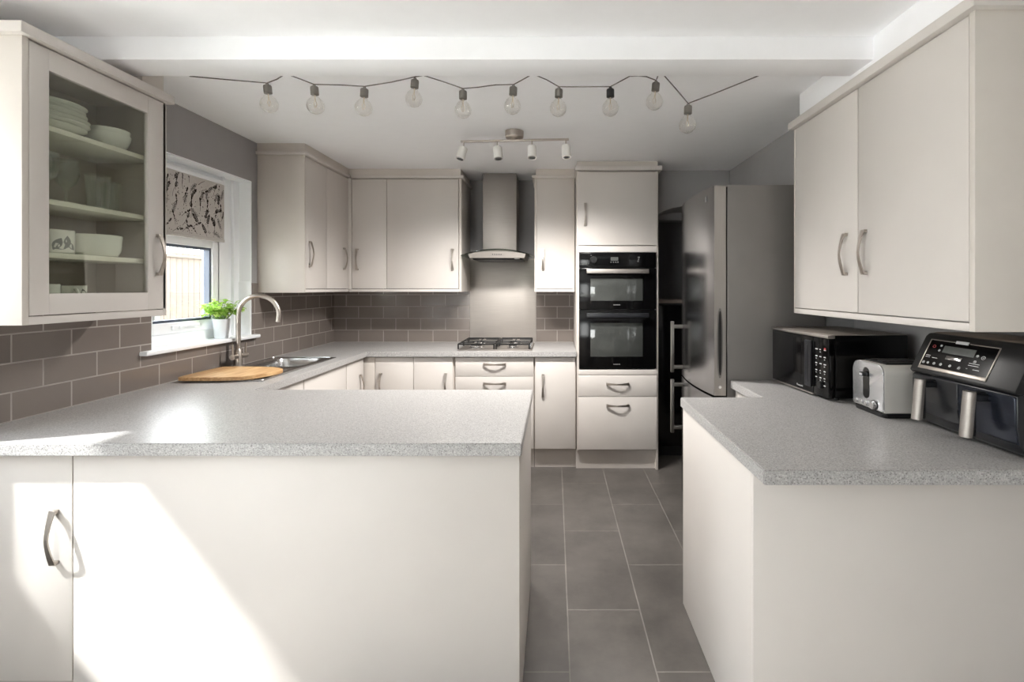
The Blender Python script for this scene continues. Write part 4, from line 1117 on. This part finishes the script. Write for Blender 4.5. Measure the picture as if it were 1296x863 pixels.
lbuild(pbox(MB(), -.072, -.008, V0+.046, V0+.060, .0016, .004, .001), 'start_bar', M['chrome'], cp_)
b = MB()
def ring_icon(u, v, rad, w_=.0012):
    m_ = 14
    o_ = [b.bm.verts.new(PM @ Vector((u+rad*1.2*math.cos(2*PI*k/m_), v+rad*math.sin(2*PI*k/m_), .0019))) for k in range(m_)]
    i_ = [b.bm.verts.new(PM @ Vector((u+(rad-w_)*1.2*math.cos(2*PI*k/m_), v+(rad-w_)*math.sin(2*PI*k/m_), .0019))) for k in range(m_)]
    for k in range(m_): b.bm.faces.new((o_[k], o_[(k+1) % m_], i_[(k+1) % m_], i_[k]))
for u, v, q in ((-.155, .024, .005), (-.135, .024, .0042), (-.108, .025, .0045), (-.080, .026, .0045), (-.042, .027, .0042), (-.005, .026, .0045), (.040, .075, .004), (.062, .072, .006), (.040, .055, .0045), (-.112, .092, .004), (-.112, .074, .004)):
    ring_icon(u, V0+v, q)
    pbox(b, u-.002, u+.002, V0+v-.0012, V0+v+.0012, .0016, .002)
for u0, u1, v in ((-.158, -.138, .044), (-.158, -.138, .050), (-.128, -.105, .044), (.022, .060, .040), (.022, .060, .047), (.045, .068, .028), (.020, .026, .028)): pbox(b, u0, u1, V0+v, V0+v+.0018, .0016, .002)
pbox(b, -.060, -.010, V1-.006, V1+.004, .0018, .003)
lbuild(b, 'icon_print', M['mark'], cp_, smooth=False)
b = MB(); ring_icon(-.140, V0+.086, .0055, .0016); lbuild(b, 'power_icon', M['red'], cp_, smooth=False)

# ---------------------------------------------------------------- light
w = bpy.data.worlds.new('sky'); SC.world = w; w.use_nodes = True
nt = w.node_tree; nt.nodes.clear()
out = N(nt, 'ShaderNodeOutputWorld'); bg = N(nt, 'ShaderNodeBackground')
tc = N(nt, 'ShaderNodeTexCoord'); sp_ = N(nt, 'ShaderNodeSeparateXYZ'); nt.links.new(tc.outputs['Generated'], sp_.inputs[0])
rp_ = N(nt, 'ShaderNodeValToRGB'); rp_.color_ramp.elements[0].position = .0; rp_.color_ramp.elements[0].color = (1, .98, .96, 1)
rp_.color_ramp.elements[1].position = 1; rp_.color_ramp.elements[1].color = (.82, .90, 1, 1)
nt.links.new(sp_.outputs[2], rp_.inputs[0]); nt.links.new(rp_.outputs[0], bg.inputs[0])
bg.inputs[1].default_value = 7.5
nt.links.new(bg.outputs[0], out.inputs[0])
sun = bpy.data.lights.new('sun', 'SUN'); sun.energy = 11; sun.angle = math.radians(2.2); sun.color = (1, .985, .965)
so = bpy.data.objects.new('sun', sun); COL.objects.link(so)
so.rotation_euler = Vector((1, .37, -1.275)).to_track_quat('-Z', 'Y').to_euler()
def portal(name, loc, direction, sx, sy):
    l = bpy.data.lights.new(name, 'AREA'); l.shape = 'RECTANGLE'; l.size = sx; l.size_y = sy
    l.cycles.is_portal = True
    o = bpy.data.objects.new(name, l); COL.objects.link(o); o.location = loc
    o.rotation_euler = Vector(direction).to_track_quat('-Z', 'Y').to_euler()
portal('window_portal', (KL-.17, (WY0+WY1)/2, (WZ0+WZ1)/2), (1, 0, 0), WZ1-WZ0, WY1-WY0)
portal('side_window_portal', (DL-.16, (PY0+PY1)/2, (PZ0+PZ1)/2), (1, 0, 0), PZ1-PZ0, PY1-PY0)
portal('side_door_portal', (DL-.16, (QY0+QY1)/2, 1.08), (1, 0, 0), 2.04, QY1-QY0)
portal('garden_door_portal', ((RX0+RX1)/2, YR-.16, 1.05), (0, 1, 0), RX1-RX0, 2.1)

# ---------------------------------------------------------------- camera
cam = bpy.data.cameras.new('camera'); co = bpy.data.objects.new('camera', cam); COL.objects.link(co)
co.location = (0, 0, 1.40); co.rotation_euler = (PI/2, 0, 0)
cam.sensor_width = 36; cam.lens = 620/1296*36
cam.shift_x = -(702-648)/1296; cam.shift_y = -(431.5-364)/1296
cam.clip_start = .02
SC.camera = co
vs = SC.view_settings
vs.view_transform = 'Standard'; vs.look = 'None'; vs.gamma = 1; vs.exposure = 0.95; vs.use_curve_mapping = False
SC.cycles.max_bounces = 14; SC.cycles.diffuse_bounces = 10; SC.cycles.transparent_max_bounces = 24; SC.cycles.transmission_bounces = 8
SC.cycles.caustics_reflective = False; SC.cycles.caustics_refractive = False
SC.cycles.sample_clamp_indirect = 8
SC.cycles.use_denoising = True
